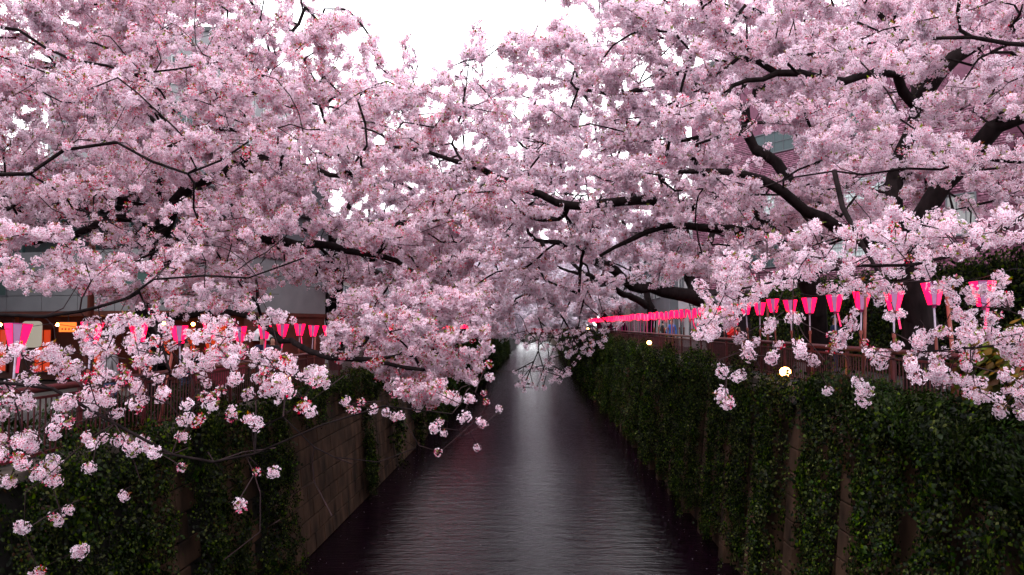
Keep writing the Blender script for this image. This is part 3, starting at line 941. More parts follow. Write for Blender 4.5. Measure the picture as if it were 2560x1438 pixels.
hero(b2, 'cherry tree whose long thick limbs reach level across the river at mid height',
     [([b2, (8.0, 21.4, 7.0), at(2015, 670, 21.2), at(1975, 610, 21)], .34, .30),
      ([at(1975, 610, 21), at(1927, 572, 20.6), at(1800, 568, 20), at(1690, 578, 19.5), at(1600, 590, 19), at(1500, 640, 18.5)], .18, .04),
      ([at(1970, 605, 21), at(1905, 550, 20.6), at(1830, 505, 20.4), at(1700, 492, 20), at(1560, 499, 19.5), at(1440, 492, 19), at(1310, 490, 18.5), at(1230, 460, 18.2), at(1150, 420, 18), at(1060, 388, 17.6), at(940, 365, 17.4)], .19, .035),
      ([at(1985, 620, 21), at(1975, 500, 21), at(1950, 420, 21), at(1885, 345, 21), at(1868, 245, 21), at(1915, 180, 21), at(1960, 60, 21)], .20, .07),
      ([at(1870, 300, 21), at(1830, 265, 20.6), at(1740, 218, 20), at(1660, 215, 19.6), at(1560, 226, 19.2), at(1440, 222, 19)], .12, .035),
      ([at(1150, 420, 18), at(1138, 320, 18.6), at(1160, 205, 19.2), at(1176, 120, 19.6), at(1192, 40, 20)], .03, .006),
      ([at(1868, 330, 21), at(1800, 330, 20), at(1730, 340, 19.5), at(1600, 370, 19)], .09, .03)],
     [((4.6, 20.8, 13), (6.6, 4.6, 5.2), 4000), ((-0.5, 20, 11.8), (3.4, 3.5, 3.2), 520), ((-0.6, 21, 9.2), (2.6, 4, 1.6), 260)], 32, G_MID, 5, 3.2, .95, 1.45, .0078,
     polys=[([(1192, 22), (1212, 75), (1214, 200), (1160, 215), (1130, 205), (1155, 130), (1170, 70)], 19, 20.4, 60)])
b3 = (8.0, 33.0, ZR - .1)
hero(b3, 'cherry tree with a heavy trunk leaning low over the railing beside the ladder house',
     [([b3, (7.9, 32.9, 6.6), at(1772, 768, 32.8), at(1735, 742, 32.5)], .42, .36),
      ([at(1735, 742, 32.5), at(1680, 725, 32), at(1610, 707, 31.5), at(1560, 690, 31), at(1500, 655, 30), at(1430, 620, 29), at(1340, 600, 28)], .30, .06),
      ([at(1735, 742, 32.5), at(1724, 690, 33), at(1716, 610, 33), at(1690, 500, 33), at(1640, 380, 33), at(1600, 250, 33)], .26, .07),
      ([at(1722, 680, 33), at(1760, 620, 33.5), at(1800, 520, 34), at(1820, 400, 34)], .18, .06)],
     [((4.2, 31.5, 13.0), (6.4, 5.6, 5.2), 2100), ((0.4, 28, 8.2), (3.0, 5, 1.9), 380), ((0.6, 28, 13.0), (3.0, 4, 3.4), 1000), ((1.0, 29, 6.2), (1.9, 4, 1.3), 150)], 33, G_MID, 5, 3.0, 1.05, 1.6, .011, seg=.42,
     polys=[([(1260, 830), (1440, 815), (1560, 800), (1540, 850), (1450, 900), (1400, 960), (1290, 985), (1280, 930), (1380, 880), (1300, 870)], 26, 33, 130)])
b4 = (8.0, 52.0, ZR - .1)
hero(b4, 'cherry tree with two curved dark stems behind the far end of the pink lantern row',
     [([b4, (7.9, 51.8, 6.6), at(1630, 772, 51.6)], .38, .34),
      ([at(1630, 772, 51.6), at(1585, 742, 51), at(1530, 720, 49), at(1470, 690, 47), at(1400, 670, 45)], .26, .07),
      ([at(1630, 772, 51.6), at(1604, 700, 52), at(1570, 600, 52), at(1530, 470, 52)], .24, .07)],
     [((4.6, 50, 12.4), (5.4, 6.5, 5), 1100), ((1.2, 46, 8.0), (2.4, 5, 1.6), 180), ((1.0, 45, 14), (3.6, 5, 4), 600)], 34, G_MID, 5, 3.0, 1.4, 2.1, .013, seg=.6)
b0 = (9.3, 8.0, ZR - .1)
RA = [(1760, 690), (1800, 650), (1900, 600), (2000, 570), (2100, 575), (2200, 530), (2300, 520), (2400, 550), (2560, 515), (2640, 500), (2640, 570), (2560, 585), (2400, 640), (2300, 690),
      (2420, 700), (2500, 680), (2525, 745), (2420, 800), (2300, 745), (2150, 735), (2000, 715), (1900, 735), (1850, 790), (1800, 840), (1740, 835), (1740, 780)]
RB = [(2250, 850), (2400, 800), (2560, 780), (2640, 780), (2640, 1070), (2560, 1060), (2480, 1020), (2400, 1000), (2320, 965), (2260, 900)]
near_r = [(1765, 815), (1750, 800), (1785, 800), (1770, 830), (1790, 820), (1840, 845), (1870, 870), (1885, 890), (1940, 865), (1925, 832), (1990, 800), (1983, 815), (1940, 890), (2003, 892), (1990, 868),
          (2080, 862), (2032, 900), (2095, 842), (2070, 838), (2135, 805), (1818, 938), (1842, 942), (1812, 1000), (1803, 995), (2067, 963), (2155, 962), (2147, 988), (1880, 850), (2172, 880), (2190, 905),
          (2160, 870), (2210, 890), (2130, 790), (2240, 880), (2280, 890), (2200, 760), (2240, 790), (2330, 840), (1930, 800), (1850, 760)]
hero(b0, 'near cherry tree with large flower balls hanging before the lanterns and ivy',
     [([b0, (9.2, 8.0, 7.5), (8.8, 8.2, 9.2)], .34, .28),
      ([(8.8, 8.2, 9.0), at(3000, 600, 8.2), at(2750, 560, 8.3), at(2560, 560, 8.3), at(2420, 610, 8.2), at(2260, 645, 8.2), at(2100, 650, 8.3), at(1960, 680, 8.4), at(1820, 730, 8.5)], .045, .010),
      ([(9.2, 8.0, 7.6), at(2900, 800, 8), at(2620, 850, 7.9), at(2450, 870, 7.9), at(2300, 880, 8)], .03, .008),
      ([(8.9, 8.2, 9.2), at(2850, 300, 9.2), at(2600, 400, 9.8), at(2330, 420, 10.2), at(2085, 430, 10), at(1900, 470, 9.8)], .030, .010),
      ([at(2085, 430, 10), at(2110, 520, 9.6), at(2140, 590, 9.2), at(2195, 680, 8.9)], .035, .022),
      ([(8.9, 8.3, 9.3), at(2900, 60, 10), at(2650, 60, 10.5), at(2400, 100, 10.8), at(2150, 120, 11), at(1960, 140, 11)], .05, .015)],
     [((6.8, 9.6, 12.2), (5.2, 3.4, 4.4), 1250), ((8.5, 6, 12), (5, 6, 4), 500)], 35, G_HI, 7, 2.7, .8, 1.15, .0032, .04, .26,
     polys=[(RA, 7.4, 9.6, 205), (RB, 7.2, 9.0, 75)], points=[(x, y, 7.6 + (i * 37 % 11) / 10) for i, (x, y) in enumerate(near_r)], thin=False,
     nude=[(1800, 900, 8), (1900, 920, 8.2), (2010, 840, 8.2), (2060, 900, 8), (2120, 900, 8), (2230, 830, 8), (1960, 780, 8.5), (2300, 800, 8), (2200, 620, 8.6), (2420, 500, 8.6), (2120, 480, 9)])

# ---------------- left bank
c1 = (-9.5, 18.4, ZL - .1)
hero(c1, 'cherry tree with an upright black trunk in front of the orange-lit shop',
     [([c1, (-9.5, 18.4, 6.2), at(368, 800, 18.4), at(388, 690, 18.4), at(402, 612, 18.2)], .30, .26),
      ([at(402, 612, 18.2), at(460, 597, 18), at(600, 592, 17.5), at(709, 601, 17), at(830, 612, 16.5), at(950, 640, 16), at(1060, 690, 15.5)], .17, .04),
      ([at(402, 612, 18.2), at(350, 540, 18), at(280, 535, 17.6), at(200, 575, 17.2), at(80, 610, 16.6)], .15, .04),
      ([at(402, 610, 18.2), at(440, 500, 18), at(520, 450, 17.8), at(640, 400, 17.5), at(780, 420, 17), at(910, 455, 16.5)], .16, .04),
      ([at(400, 612, 18.2), at(385, 470, 19), at(340, 350, 19.4), at(320, 200, 19.8), at(350, 40, 20)], .17, .06),
      ([at(340, 350, 19.4), at(250, 220, 19), at(170, 175, 18.5), at(40, 150, 18)], .11, .05),
      ([at(372, 790, 18.4), at(480, 790, 17), at(600, 815, 15.8), at(740, 862, 14.4), at(830, 885, 13.6), at(930, 902, 12.9), at(1060, 925, 12.4)], .10, .03),
      ([at(385, 470, 19), at(520, 320, 18.5), at(640, 220, 18.2), at(720, 90, 18)], .10, .04)],
     [((-6.4, 17.2, 12.2), (6.4, 4.8, 5.0), 4600), ((-9.5, 16, 12), (4.5, 4, 4.2), 2200), ((-11.3, 16, 12), (3, 4, 4), 900), ((-6.5, 16.5, 8.3), (4.5, 3, 1.1), 700), ((-2.3, 14.3, 6.6), (1.9, 2.4, 1.3), 620), ((-2.4, 16.5, 8.6), (2.8, 3.5, 1.8), 500)], 36, G_HI, 7, 3.3, .95, 1.4, .0060, .25)
c2 = (-9.3, 34.0, ZL - .1)
hero(c2, 'cherry tree with a pair of slim black stems before the white and brick house',
     [([c2, (-9.2, 34, 6.2), at(836, 770, 33.8), at(846, 700, 33.6)], .30, .24),
      ([at(846, 700, 33.6), at(806, 658, 33), at(760, 632, 32), at(680, 560, 31), at(600, 480, 30)], .18, .05),
      ([at(846, 700, 33.6), at(826, 612, 33.5), at(810, 570, 33.2), at(800, 460, 33), at(830, 330, 33), at(860, 210, 33)], .20, .06),
      ([at(848, 705, 33.6), at(890, 690, 32), at(960, 690, 30), at(1050, 715, 28), at(1150, 700, 26.5)], .16, .05),
      ([at(836, 790, 33.8), at(880, 792, 32), at(960, 808, 30), at(1040, 805, 28.5), at(1120, 780, 27)], .14, .05),
      ([(-9.3, 34.2, 5.2), at(812, 770, 34.2), at(812, 700, 34.4), at(860, 560, 34), at(930, 440, 33), at(1000, 320, 32)], .17, .05)],
     [((-5.6, 31.5, 12.8), (6.6, 5.6, 5.4), 2300), ((-2.6, 26, 8.4), (3.0, 5, 2.0), 480), ((-1.6, 29, 12.6), (2.6, 4, 3.6), 420), ((-7, 31, 16), (3.6, 4, 2.8), 750)], 37, G_MID, 5, 3.0, 1.05, 1.6, .011, .08, .42,
     polys=[([(1018, 68), (1036, 100), (1050, 210), (985, 220), (1000, 110)], 29, 31, 50)], points=[(1018, 75, 30), (1012, 110, 30), (1022, 150, 30), (1005, 180, 30), (1035, 130, 30)])
c3 = (-9.3, 50.0, ZL - .1)
hero(c3, 'cherry tree behind the twin-stemmed one, pale and distant over the shop side railing',
     [([c3, (-9.2, 50, 6.4), at(1000, 745, 49.6)], .32, .28),
      ([at(1000, 745, 49.6), at(1040, 690, 48), at(1100, 650, 46), at(1180, 640, 44)], .22, .06),
      ([at(1000, 745, 49.6), at(1000, 640, 50), at(1030, 500, 50), at(1060, 400, 50)], .22, .06)],
     [((-5.6, 48, 12.4), (5.6, 6.5, 5), 1100), ((-2.4, 44, 8.2), (2.4, 5, 1.7), 200), ((-0.6, 43, 14.5), (4.0, 5, 4.5), 750), ((-7.2, 40, 13.2), (3.2, 5, 3.8), 900), ((-3.5, 40, 14.5), (3, 5, 3.5), 500)], 38, G_MID, 5, 3.0, 1.4, 2.1, .013, .06, .6)
c0 = (-10.0, 8.6, ZL - .1)
LA = [(-150, 860), (0, 870), (120, 850), (230, 800), (330, 790), (420, 770), (430, 860), (420, 930), (440, 990), (330, 1030), (200, 1040), (60, 1010), (0, 1040), (-150, 1060)]
LB = [(470, 790), (560, 790), (640, 830), (600, 880), (690, 880), (740, 920), (810, 930), (790, 960), (700, 985), (620, 950), (520, 960), (440, 930), (460, 860)]
LC = [(-150, 1060), (20, 1060), (100, 1120), (150, 1160), (140, 1200), (60, 1180), (-150, 1200)]
near_l = [(230, 1168), (222, 1098), (248, 1090), (240, 1112), (315, 1105), (300, 1100), (322, 1118), (358, 1118), (378, 1122), (395, 1130), (470, 1035), (480, 1020), (455, 1048), (490, 1050), (465, 1062), (448, 1088), (465, 1172), (630, 1062), (636, 1186), (672, 1192), (573, 1042), (297, 1235),
          (600, 1246), (140, 1275), (155, 1292), (60, 1328), (192, 1378), (128, 1205), (720, 952), (802, 932), (770, 1006), (755, 1000), (600, 985), (540, 1000), (520, 985), (700, 955), (715, 968), (60, 1100), (50, 1080), (75, 1110),
          (100, 1165), (130, 1150), (95, 1425), (20, 1210), (330, 1010), (240, 1010), (150, 1040), (180, 1060), (130, 1075), (560, 870), (505, 840), (490, 985), (660, 940)]
mid_l = [(880, 1010), (900, 1015), (925, 1020), (960, 1030), (985, 1040), (1000, 1035), (1100, 1070), (1105, 1050), (1115, 1085), (1100, 1130), (1200, 1128), (1205, 1062), (1250, 1030), (1220, 1010), (1170, 1000), (1130, 1000), (1180, 960), (1210, 985), (1160, 1045), (700, 1010), (760, 1010), (1225, 940), (1215, 915)]
hero(c0, 'near cherry tree with bare twigs and flower balls dangling before the concrete wall',
     [([c0, (-9.9, 8.6, 7), (-9.4, 8.8, 8.8)], .34, .28),
      ([(-9.4, 8.8, 8.8), (-8.9, 8.85, 8.4), at(-350, 700, 9), at(-100, 745, 9), at(90, 790, 8.9), at(250, 770, 8.9), at(348, 730, 8.9), at(403, 697, 9), at(612, 681, 9), at(760, 645, 9.2)], .035, .010),
      ([(-9.8, 8.7, 7.3), at(-350, 860, 8), at(-80, 930, 7.8), at(150, 990, 7.6), at(300, 1050, 7.5), at(430, 1085, 7.5), at(640, 1072, 7.5), at(800, 1050, 7.6), at(950, 1020, 7.8), at(1130, 1035, 8)], .028, .006),
      ([at(640, 1072, 7.5), at(720, 1060, 7.5), at(770, 1110, 7.5), at(830, 1135, 7.6), at(960, 1150, 7.8), at(1040, 1120, 8)], .010, .004),
      ([at(348, 730, 8.9), at(372, 790, 8.6), at(400, 860, 8.4), at(425, 930, 8.2)], .022, .012),
      ([(-9.4, 8.9, 8.9), at(-300, 480, 10), at(-60, 420, 10.4), at(160, 400, 10.6), at(300, 385, 10.8), at(400, 410, 10.8), at(480, 432, 10.8), at(560, 400, 10.8), at(650, 335, 10.8)], .038, .012),
      ([(-9.3, 9, 9.2), at(-400, 150, 10.5), at(-150, 100, 11), at(100, 130, 11.5), at(320, 180, 11.8), at(520, 160, 12)], .04, .012)],
     [((-7.0, 10.8, 11.0), (4.8, 3.6, 4.4), 1900), ((-9, 6, 12), (5, 6, 4), 500)], 39, G_HI, 7, 2.5, .75, 1.1, .0032, .25, .26,
     polys=[(LA, 7.0, 9.4, 125), (LB, 7.2, 9.6, 62), (LC, 6.8, 8.2, 26)],
     points=[(x, y, 7.0 + (i * 37 % 11) / 12) for i, (x, y) in enumerate(near_l)] + [(x, y, 9.5 + (i * 29 % 13) / 5) for i, (x, y) in enumerate(mid_l)],
     nude=[(830, 1290, 7.6), (735, 1235, 7.5), (650, 1330, 7.4), (560, 1400, 7.3), (700, 1300, 7.5), (880, 1160, 7.8), (780, 1150, 7.7), (560, 1180, 7.5), (520, 1130, 7.4), (610, 1130, 7.6), (350, 1200, 7.3), (200, 1250, 7.2), (640, 1000, 7.6), (1010, 1100, 8), (860, 940, 8), (690, 1120, 7.6), (1090, 980, 8.5), (1150, 1010, 8.4), (470, 1120, 7.4), (420, 1010, 7.8)])

# a tall shoot standing up in the gap of sky, part of the big-limbed tree's neighbour over the river
# ---------------- far trees: three grown shapes, each copied down both banks
FAR = []
for v in range(3):
    rng = np.random.default_rng(500 + v)
    base = (0, 0, 0)
    trunk = [(0, 0, 0), (-0.3, rng.normal() * .3, 1.4), (-0.8, rng.normal() * .4, 2.4)]
    limbs = [(trunk, .34, .28)]
    for q in range(5):
        a = [PI, PI * .8, PI * 1.25, PI * .45, -PI * .4][q] + rng.normal() * .15
        L = [5.8, 5.6, 5.4, 4, 3.6][q]; up = [3.2, 5.5, 5, 6, 5.5][q]
        s = np.array(trunk[-1]); pts = [s]
        for t in (.3, .6, 1): pts.append(s + np.array((math.cos(a) * L * t, math.sin(a) * L * t, up * t ** .8 + rng.normal() * .2)))
        limbs.append((pts, .2, .05))
    A = np.concatenate([ellipsoid((-3.0, 0, 6.2), (5.3, 5.6, 4.8), 620, rng), ellipsoid((-5.4, 0, 2.6), (2.6, 5, 1.5), 120, rng)])
    A = A[(A[:, 2] > 2.6) | ((A[:, 0] < -3.5) & (A[:, 2] > 0.6))]
    root = tree_root(base, 'distant cherry tree')
    P, POS, rad = cherry(base, limbs, A, rng, tip_r=.012, seg=.8, per=2.6, root=root, wob=.05)
    blossom(P, rng, G_FAR, 4, root, .9, 1.5, None)
    FAR.append(root); TOTAL += len(P)
far_spots = []
y = 66.0; k = 0
while y < 215:
    far_spots += [(8.0, y, ZR - .1, 1, k), (-9.3, y - 2, ZL - .1, -1, k + 1)]
    y += 10.5 + y * 0.03; k += 1
ordw = ['first', 'second', 'third', 'fourth', 'fifth', 'sixth', 'seventh', 'eighth', 'ninth', 'tenth', 'eleventh', 'twelfth']
used = set(); cr = cl = 0
for (x, y, z, s, k) in far_spots:
    v = k % 3
    src = FAR[v]
    if v in used:
        r = src.copy(); COL.objects.link(r)
        for ch in src.children:
            c = ch.copy(); COL.objects.link(c); c.parent = r
    else:
        r = src; used.add(v)
    r.location = (x, y, z); r.rotation_euler = (0, 0, random.uniform(-.15, .15)); r.scale = (s * random.uniform(.82, 1.22), 1, 1 + random.uniform(-.06, .10))
    if s > 0: cr += 1; w = ordw[min(cr, 11)]; r['label'] = f'{["second", "third", "fourth", "fifth", "sixth", "seventh", "eighth", "ninth", "tenth", "eleventh", "twelfth", "last"][cr-1]} distant cherry beyond the curved-stem one on the ivy-wall bank'
    else: cl += 1; r['label'] = f'{["second", "third", "fourth", "fifth", "sixth", "seventh", "eighth", "ninth", "tenth", "eleventh", "twelfth", "last"][cl-1]} distant cherry past the twin-stemmed one on the shop-side bank'
# trees closing the view beyond the footbridge
for i, (x, y) in enumerate(((-4.0, 232), (3.5, 238), (-12, 246), (11, 250), (0.5, 262), (-7, 268), (7, 272))):
    src = FAR[i % 3]; r = src.copy(); COL.objects.link(r)
    for ch in src.children:
        c = ch.copy(); COL.objects.link(c); c.parent = r
    r.location = (x, y, 4.8 if y > YF else 3.0); r.scale = (1 if i % 2 else -1, 1, 1.1)
    r['label'] = ['pale cherry tree just behind the footbridge, toward the shop side', 'pale cherry tree just behind the footbridge, toward the ivy-wall side', 'farthest pale cherry beyond the footbridge on the shop-side bank', 'farthest pale cherry beyond the footbridge on the ivy-wall bank', 'pale cherry closing the very end of the river view', 'hazy cherry at the end of the view, on the shop side', 'hazy cherry at the end of the view, on the ivy-wall side'][i]; r['group'] = 'cherry trees beyond the footbridge'
# unseen trees added behind the viewer to shade the near walls
for i, (x, y, z, s) in enumerate(((8.0, -3.5, ZR - .1, 1), (-9.3, -4.0, ZL - .1, -1), (8.2, -15, ZR - .1, 1), (-9.3, -16, ZL - .1, -1))):
    src = FAR[i % 3]; r = src.copy(); COL.objects.link(r)
    for ch in src.children:
        c = ch.copy(); COL.objects.link(c); c.parent = r
    r.location = (x, y, z); r.scale = (s * 1.25, 1.0, 1.0)
    r['label'] = ['cherry tree beside the bridge on the ivy-wall bank, behind the viewer', 'cherry tree beside the bridge on the shop-side bank, behind the viewer', 'cherry tree past the bridge on the ivy-wall bank, behind the viewer', 'cherry tree past the bridge on the shop-side bank, behind the viewer'][i]
print('BLOSSOM BALLS', TOTAL)

# ================================================================== lanterns along both railings
LH, LR1, LR0 = 0.37, 0.178, 0.088        # height, top and bottom radius of a shade
def hexpt(a, r, z): return (r * math.cos(a), r * math.sin(a), z)
WA = [math.radians(q) for q in (-20, 20, 100, 140, 220, 260)]      # corner angles: narrow white faces, wide pink ones
def panel_mesh(mat, half):
    a0, a1 = -PI/2 - half + .03, -PI/2 + half - .03
    mb = MB()
    i, o = 0.985, 1.0
    lo = [hexpt(a0, LR0*o, 0), hexpt(a1, LR0*o, 0), hexpt(a1, LR0*i - .004, 0), hexpt(a0, LR0*i - .004, 0)]
    hi = [hexpt(a0, LR1*o, LH), hexpt(a1, LR1*o, LH), hexpt(a1, LR1*i - .004, LH), hexpt(a0, LR1*i - .004, LH)]
    mb.prism(lo, hi); return mb.mesh('panel', mat)
PM = {'p': panel_mesh(M['lan_pink'], math.radians(40)), 'w': panel_mesh(M['lan_white'], math.radians(20))}
mb = MB()
for k in range(6):
    a, b_ = -PI/2 + WA[k], -PI/2 + WA[(k + 1) % 6]
    for r, z in ((LR0, 0), (LR1, LH)): mb.tube(hexpt(a, r, z), hexpt(b_, r, z), .007, k=5)
    mb.tube(hexpt(a, LR0, 0), hexpt(a, LR1, LH), .006, k=5)
FRAME = mb.mesh('frame', M['lan_frame'])
mb = MB(); mb.prism([hexpt(-PI/2 + WA[k], LR0, -.012) for k in range(6)], [hexpt(-PI/2 + WA[k], LR0, -.002) for k in range(6)])
mb.tube((0, 0, -.05), (0, 0, -.012), .03, k=8); FOOT = mb.mesh('base_plate', M['lan_frame'])
mb = MB(); mb.tube((0, 0, -.46), (0, 0, -.05), .016, k=8); STICK = mb.mesh('stick', M['lan_stick'])
def pole_mesh(h): mb = MB(); mb.tube((0, 0, -h), (0, 0, -.44), .022, k=8); mb.tube((0, 0, -.50), (0, 0, -.42), .034, k=8); return mb.mesh('pole', M['pole_red'])
POLE = {1: pole_mesh(0.80), -1: pole_mesh(0.62)}
mb = MB(); mb.box((-.018, -.005, -.34), (.018, .005, -.03)); RIB = mb.mesh('ribbon', M['tassel'])
# small far lantern: one mesh, two papers
def small_lantern():
    me = bpy.data.meshes.new('lantern'); vs, fs, mi = [], [], []
    for k in range(6):
        a, b_ = -PI/2 + WA[k], -PI/2 + WA[(k + 1) % 6]
        n = len(vs); vs += [hexpt(a, LR0, 0), hexpt(b_, LR0, 0), hexpt(b_, LR1, LH), hexpt(a, LR1, LH)]; fs.append((n, n+1, n+2, n+3)); mi.append(k % 2)
    n = len(vs); vs += [(-.015, -.015, -.8), (.015, -.015, -.8), (.015, .015, -.8), (-.015, .015, -.8), (-.015, -.015, 0), (.015, -.015, 0), (.015, .015, 0), (-.015, .015, 0)]
    for q in ((0,1,5,4), (1,2,6,5), (2,3,7,6), (3,0,4,7)): fs.append(tuple(n + i for i in q)); mi.append(2)
    me.from_pydata(vs, [], fs); me.materials.append(M['lan_white']); me.materials.append(M['lan_pink']); me.materials.append(M['lan_frame'])
    me.polygons.foreach_set('material_index', np.array(mi, np.int32)); me.update(); return me
SMALL = small_lantern()
ORD = ['nearest', 'second', 'third', 'fourth', 'fifth', 'sixth', 'seventh', 'eighth', 'ninth', 'tenth', 'eleventh', 'twelfth', 'thirteenth', 'fourteenth', 'fifteenth', 'sixteenth',
       'seventeenth', 'eighteenth', 'nineteenth', 'twentieth', 'twenty-first', 'twenty-second', 'twenty-third', 'twenty-fourth', 'twenty-fifth']
def lantern(i, x, y, z, side, rr):
    bank = 'ivy-wall railing' if side > 0 else 'shop-side railing'
    tilt = (rr.uniform(-.05, .05), rr.uniform(-.06, .06), rr.uniform(-.12, .12) - math.atan2(x, y) * .85)
    if i < 24:
        t = empty('lantern', (x, y, z)); t.rotation_euler = tilt
        for k in range(6):
            o = link('panel', PM['w' if k % 2 == 0 else 'p'], t); o.rotation_euler = (0, 0, k * PI / 3)
        link('frame', FRAME, t); link('base_plate', FOOT, t); link('stick', STICK, t); link('pole', POLE[side], t)
        if rr.random() < .45: o = link('ribbon', RIB, t); o.location = (.05, -.05, 0); o.rotation_euler = (rr.uniform(-.2, .2), rr.uniform(-.2, .2), 0)
        tag(t, f'pink and white paper lantern, {ORD[i]} along the {bank}' if i else f'pink and white paper lantern nearest the viewer on the {bank}', 'lantern', 'paper lanterns along the railings')
    else:
        t = link('lantern', SMALL, None, (x, y, z)); t.rotation_euler = tilt
        tag(t, f'tiny pink lantern in the crowded far part of the {bank} row', 'lantern', f'far lanterns on the {bank}')
rr = random.Random(4)
for i in range(62):
    y = 9.75 + 1.38 * i * (1 if i < 30 else 1.0)
    lantern(i, XRR + rr.uniform(-.03, .03), y + rr.uniform(-.07, .07), 7.30 + rr.uniform(-.05, .05), 1, rr)
for i in range(64):
    y = 10.6 + 1.58 * i
    lantern(i, XLR + rr.uniform(-.04, .03), y + rr.uniform(-.15, .15), 6.63 + rr.uniform(-.05, .05), -1, rr)
def cable(name, x, z, y0, y1, step, label):
    mb = MB(); pts = []
    n = int((y1 - y0) / step)
    for i in range(n):
        for q in range(4):
            t = q / 4; pts.append((x, y0 + (i + t) * step, z - 0.10 * 4 * t * (1 - t)))
    mb.path(pts, .006, 4); tag(mb.build(name, M['black']), label, 'cable')
cable('power_cable', XRR + .05, 7.78, 5, 100, 2.76, 'thin black cable strung over the lanterns on the ivy-wall side')
cable('power_cable', XLR - .05, 7.02, 5, 90, 3.16, 'thin black cable strung along the lanterns on the shop side')
# leaning red poles between the lanterns
for i, (y, lean) in enumerate(((12.2, .5), (15.7, -.55), (22.0, -.35), (29.2, .4), (37.5, .45), (46, .4))):
    mb = MB(); mb.tube((0, 0, 0), (lean * .25, lean, 2.15), .036, .030, k=10); mb.tube((0, 0, 0), (0, 0, .06), .07, k=10)
    o = mb.build('banner_pole', M['pole_red'], smooth=True, loc=(XRR + .18, y, ZR - .02))
    tag(o, f'leaning rust red pole behind the ivy-wall railing, {ORD[i] if i else "closest"} of the row', 'pole', 'leaning poles')
for i, (y, lean) in enumerate(((14.9, .4), (25.3, .1), (33.0, .3))):
    mb = MB(); mb.tube((0, 0, 0), (lean * .2, lean, 1.75), .034, .030, k=10); mb.tube((0, 0, 0), (0, 0, .06), .07, k=10)
    o = mb.build('banner_pole', M['pole_red'], smooth=True, loc=(XLR - .16, y, ZL - .02))
    tag(o, f'orange-red pole rising from the shop-side railing, {ORD[i] if i else "closest"} of three', 'pole', 'leaning poles')

# ---- globe lamps
def globe(x, y, z, r, label, side):
    t = empty('globe_lamp', (x, y, z)); tag(t, label, 'lamp', 'globe lamps on the river walls')
    mb = MB(); mb.sphere((0, 0, 0), r, 20, 12, .9); mb.build('globe', M['globe'], t, smooth=True)
    mb = MB(); mb.tube((0, 0, -r * .95), (0, 0, -r * .7), r * .55, k=12); mb.tube((side * .02, 0, -r * 1.3), (0, 0, -r * .9), .02, k=8); mb.tube((side * .02, 0, -r * 1.3), (side * .45, 0, -r * 1.3), .02, k=8); mb.build('bracket', M['black'], t)
p = at(1963, 930, 17.6); globe(p[0], p[1], p[2], .125, 'large glowing globe lamp shining in front of the near ivy', 1)
p = at(1623, 857, 39.0); globe(p[0], p[1], p[2], .12, 'small glowing globe lamp beside the ledge of a concrete rib', 1)
p = at(1470, 822, 84.0); globe(p[0], p[1], p[2], .12, 'tiny glowing globe lamp far along the ivy-covered wall', 1)
p = at(716, 946, 21.4); globe(p[0], p[1], p[2], .10, 'dim orange globe lamp under the shop-side railing among blossom', -1)

# ================================================================== buildings
def wcol(name, c, **k): M[name] = solid(name, c, **k); return M[name]
wcol('house_conc', (0.15, 0.145, 0.155), noise=.12, scale=1.2, rough=.85)
wcol('house_white', (0.34, 0.33, 0.35), noise=.08, scale=1.0)
wcol('house_grey', (0.08, 0.08, 0.092), noise=.12, scale=1.0)
wcol('house_tan', (0.15, 0.12, 0.115), noise=.12, scale=1.0)
wcol('mortar', (0.10, 0.035, 0.06), noise=.2, scale=6)
wcol('glass_dark', (0.03, 0.045, 0.05), rough=.12, noise=.1)
wcol('glass_green', (0.05, 0.08, 0.075), rough=.18, noise=.12, scale=.8)
wcol('glass_block', (0.42, 0.50, 0.50), rough=.25, noise=.1)
wcol('shutter', (0.20, 0.20, 0.20), noise=.15, scale=2, stretch=(6, 1, .2))
wcol('frame_white', (0.3, 0.3, 0.31), noise=.05)
wcol('steel_green', (0.03, 0.06, 0.06), rough=.5)
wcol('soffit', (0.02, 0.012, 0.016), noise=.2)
wcol('shop_dark', (0.075, 0.016, 0.010), noise=.3, scale=2)
wcol('roof_dark', (0.05, 0.05, 0.055), noise=.2)
M['shop_glow'] = emis('shop_light', (1.0, 0.06, 0.005), 0.16, (0.2, 0.03, 0.01))
M['shop_lamp'] = emis('shop_bulb', (1.0, 0.36, 0.07), 26.0, (0.8, 0.4, 0.2))
M['sign_pale'] = emis('pale_sign', (0.9, 0.75, 0.55), 0.06, (0.25, 0.23, 0.19))  # faint glow put into the board to lift its brightness
M['sign_orange'] = emis('orange_sign', (1.0, 0.10, 0.005), 0.5, (0.8, 0.2, 0.03))
M['sign_brown'] = solid('kraft_paper', (0.34, 0.11, 0.08), noise=.2, scale=5)
M['ink'] = solid('sign_ink', (0.10, 0.02, 0.01))

def window(par, x0, x1, z0, z1, glass, y=0.0, bars=(0, 0), fr=.05, framemat='frame_white'):
    f = MB()
    for lo, hi in (((x0 - fr, y, z0 - fr), (x1 + fr, y + .07, z0)), ((x0 - fr, y, z1), (x1 + fr, y + .07, z1 + fr)), ((x0 - fr, y, z0), (x0, y + .07, z1)), ((x1, y, z0), (x1 + fr, y + .07, z1))): f.box(lo, hi)
    w = f.build('window', M[framemat], par)
    MB().box((x0, y + .004, z0), (x1, y + .022, z1)).build('pane', M[glass], w)
    if bars[0] or bars[1]:
        g = MB()
        for i in range(1, bars[0] + 1):
            x = x0 + (x1 - x0) * i / (bars[0] + 1); g.box((x - .012, y + .024, z0), (x + .012, y + .045, z1))
        for i in range(1, bars[1] + 1):
            z = z0 + (z1 - z0) * i / (bars[1] + 1); g.box((x0, y + .046, z - .012), (x1, y + .06, z + .012))
        g.build('bars', M[framemat], w)
    return w

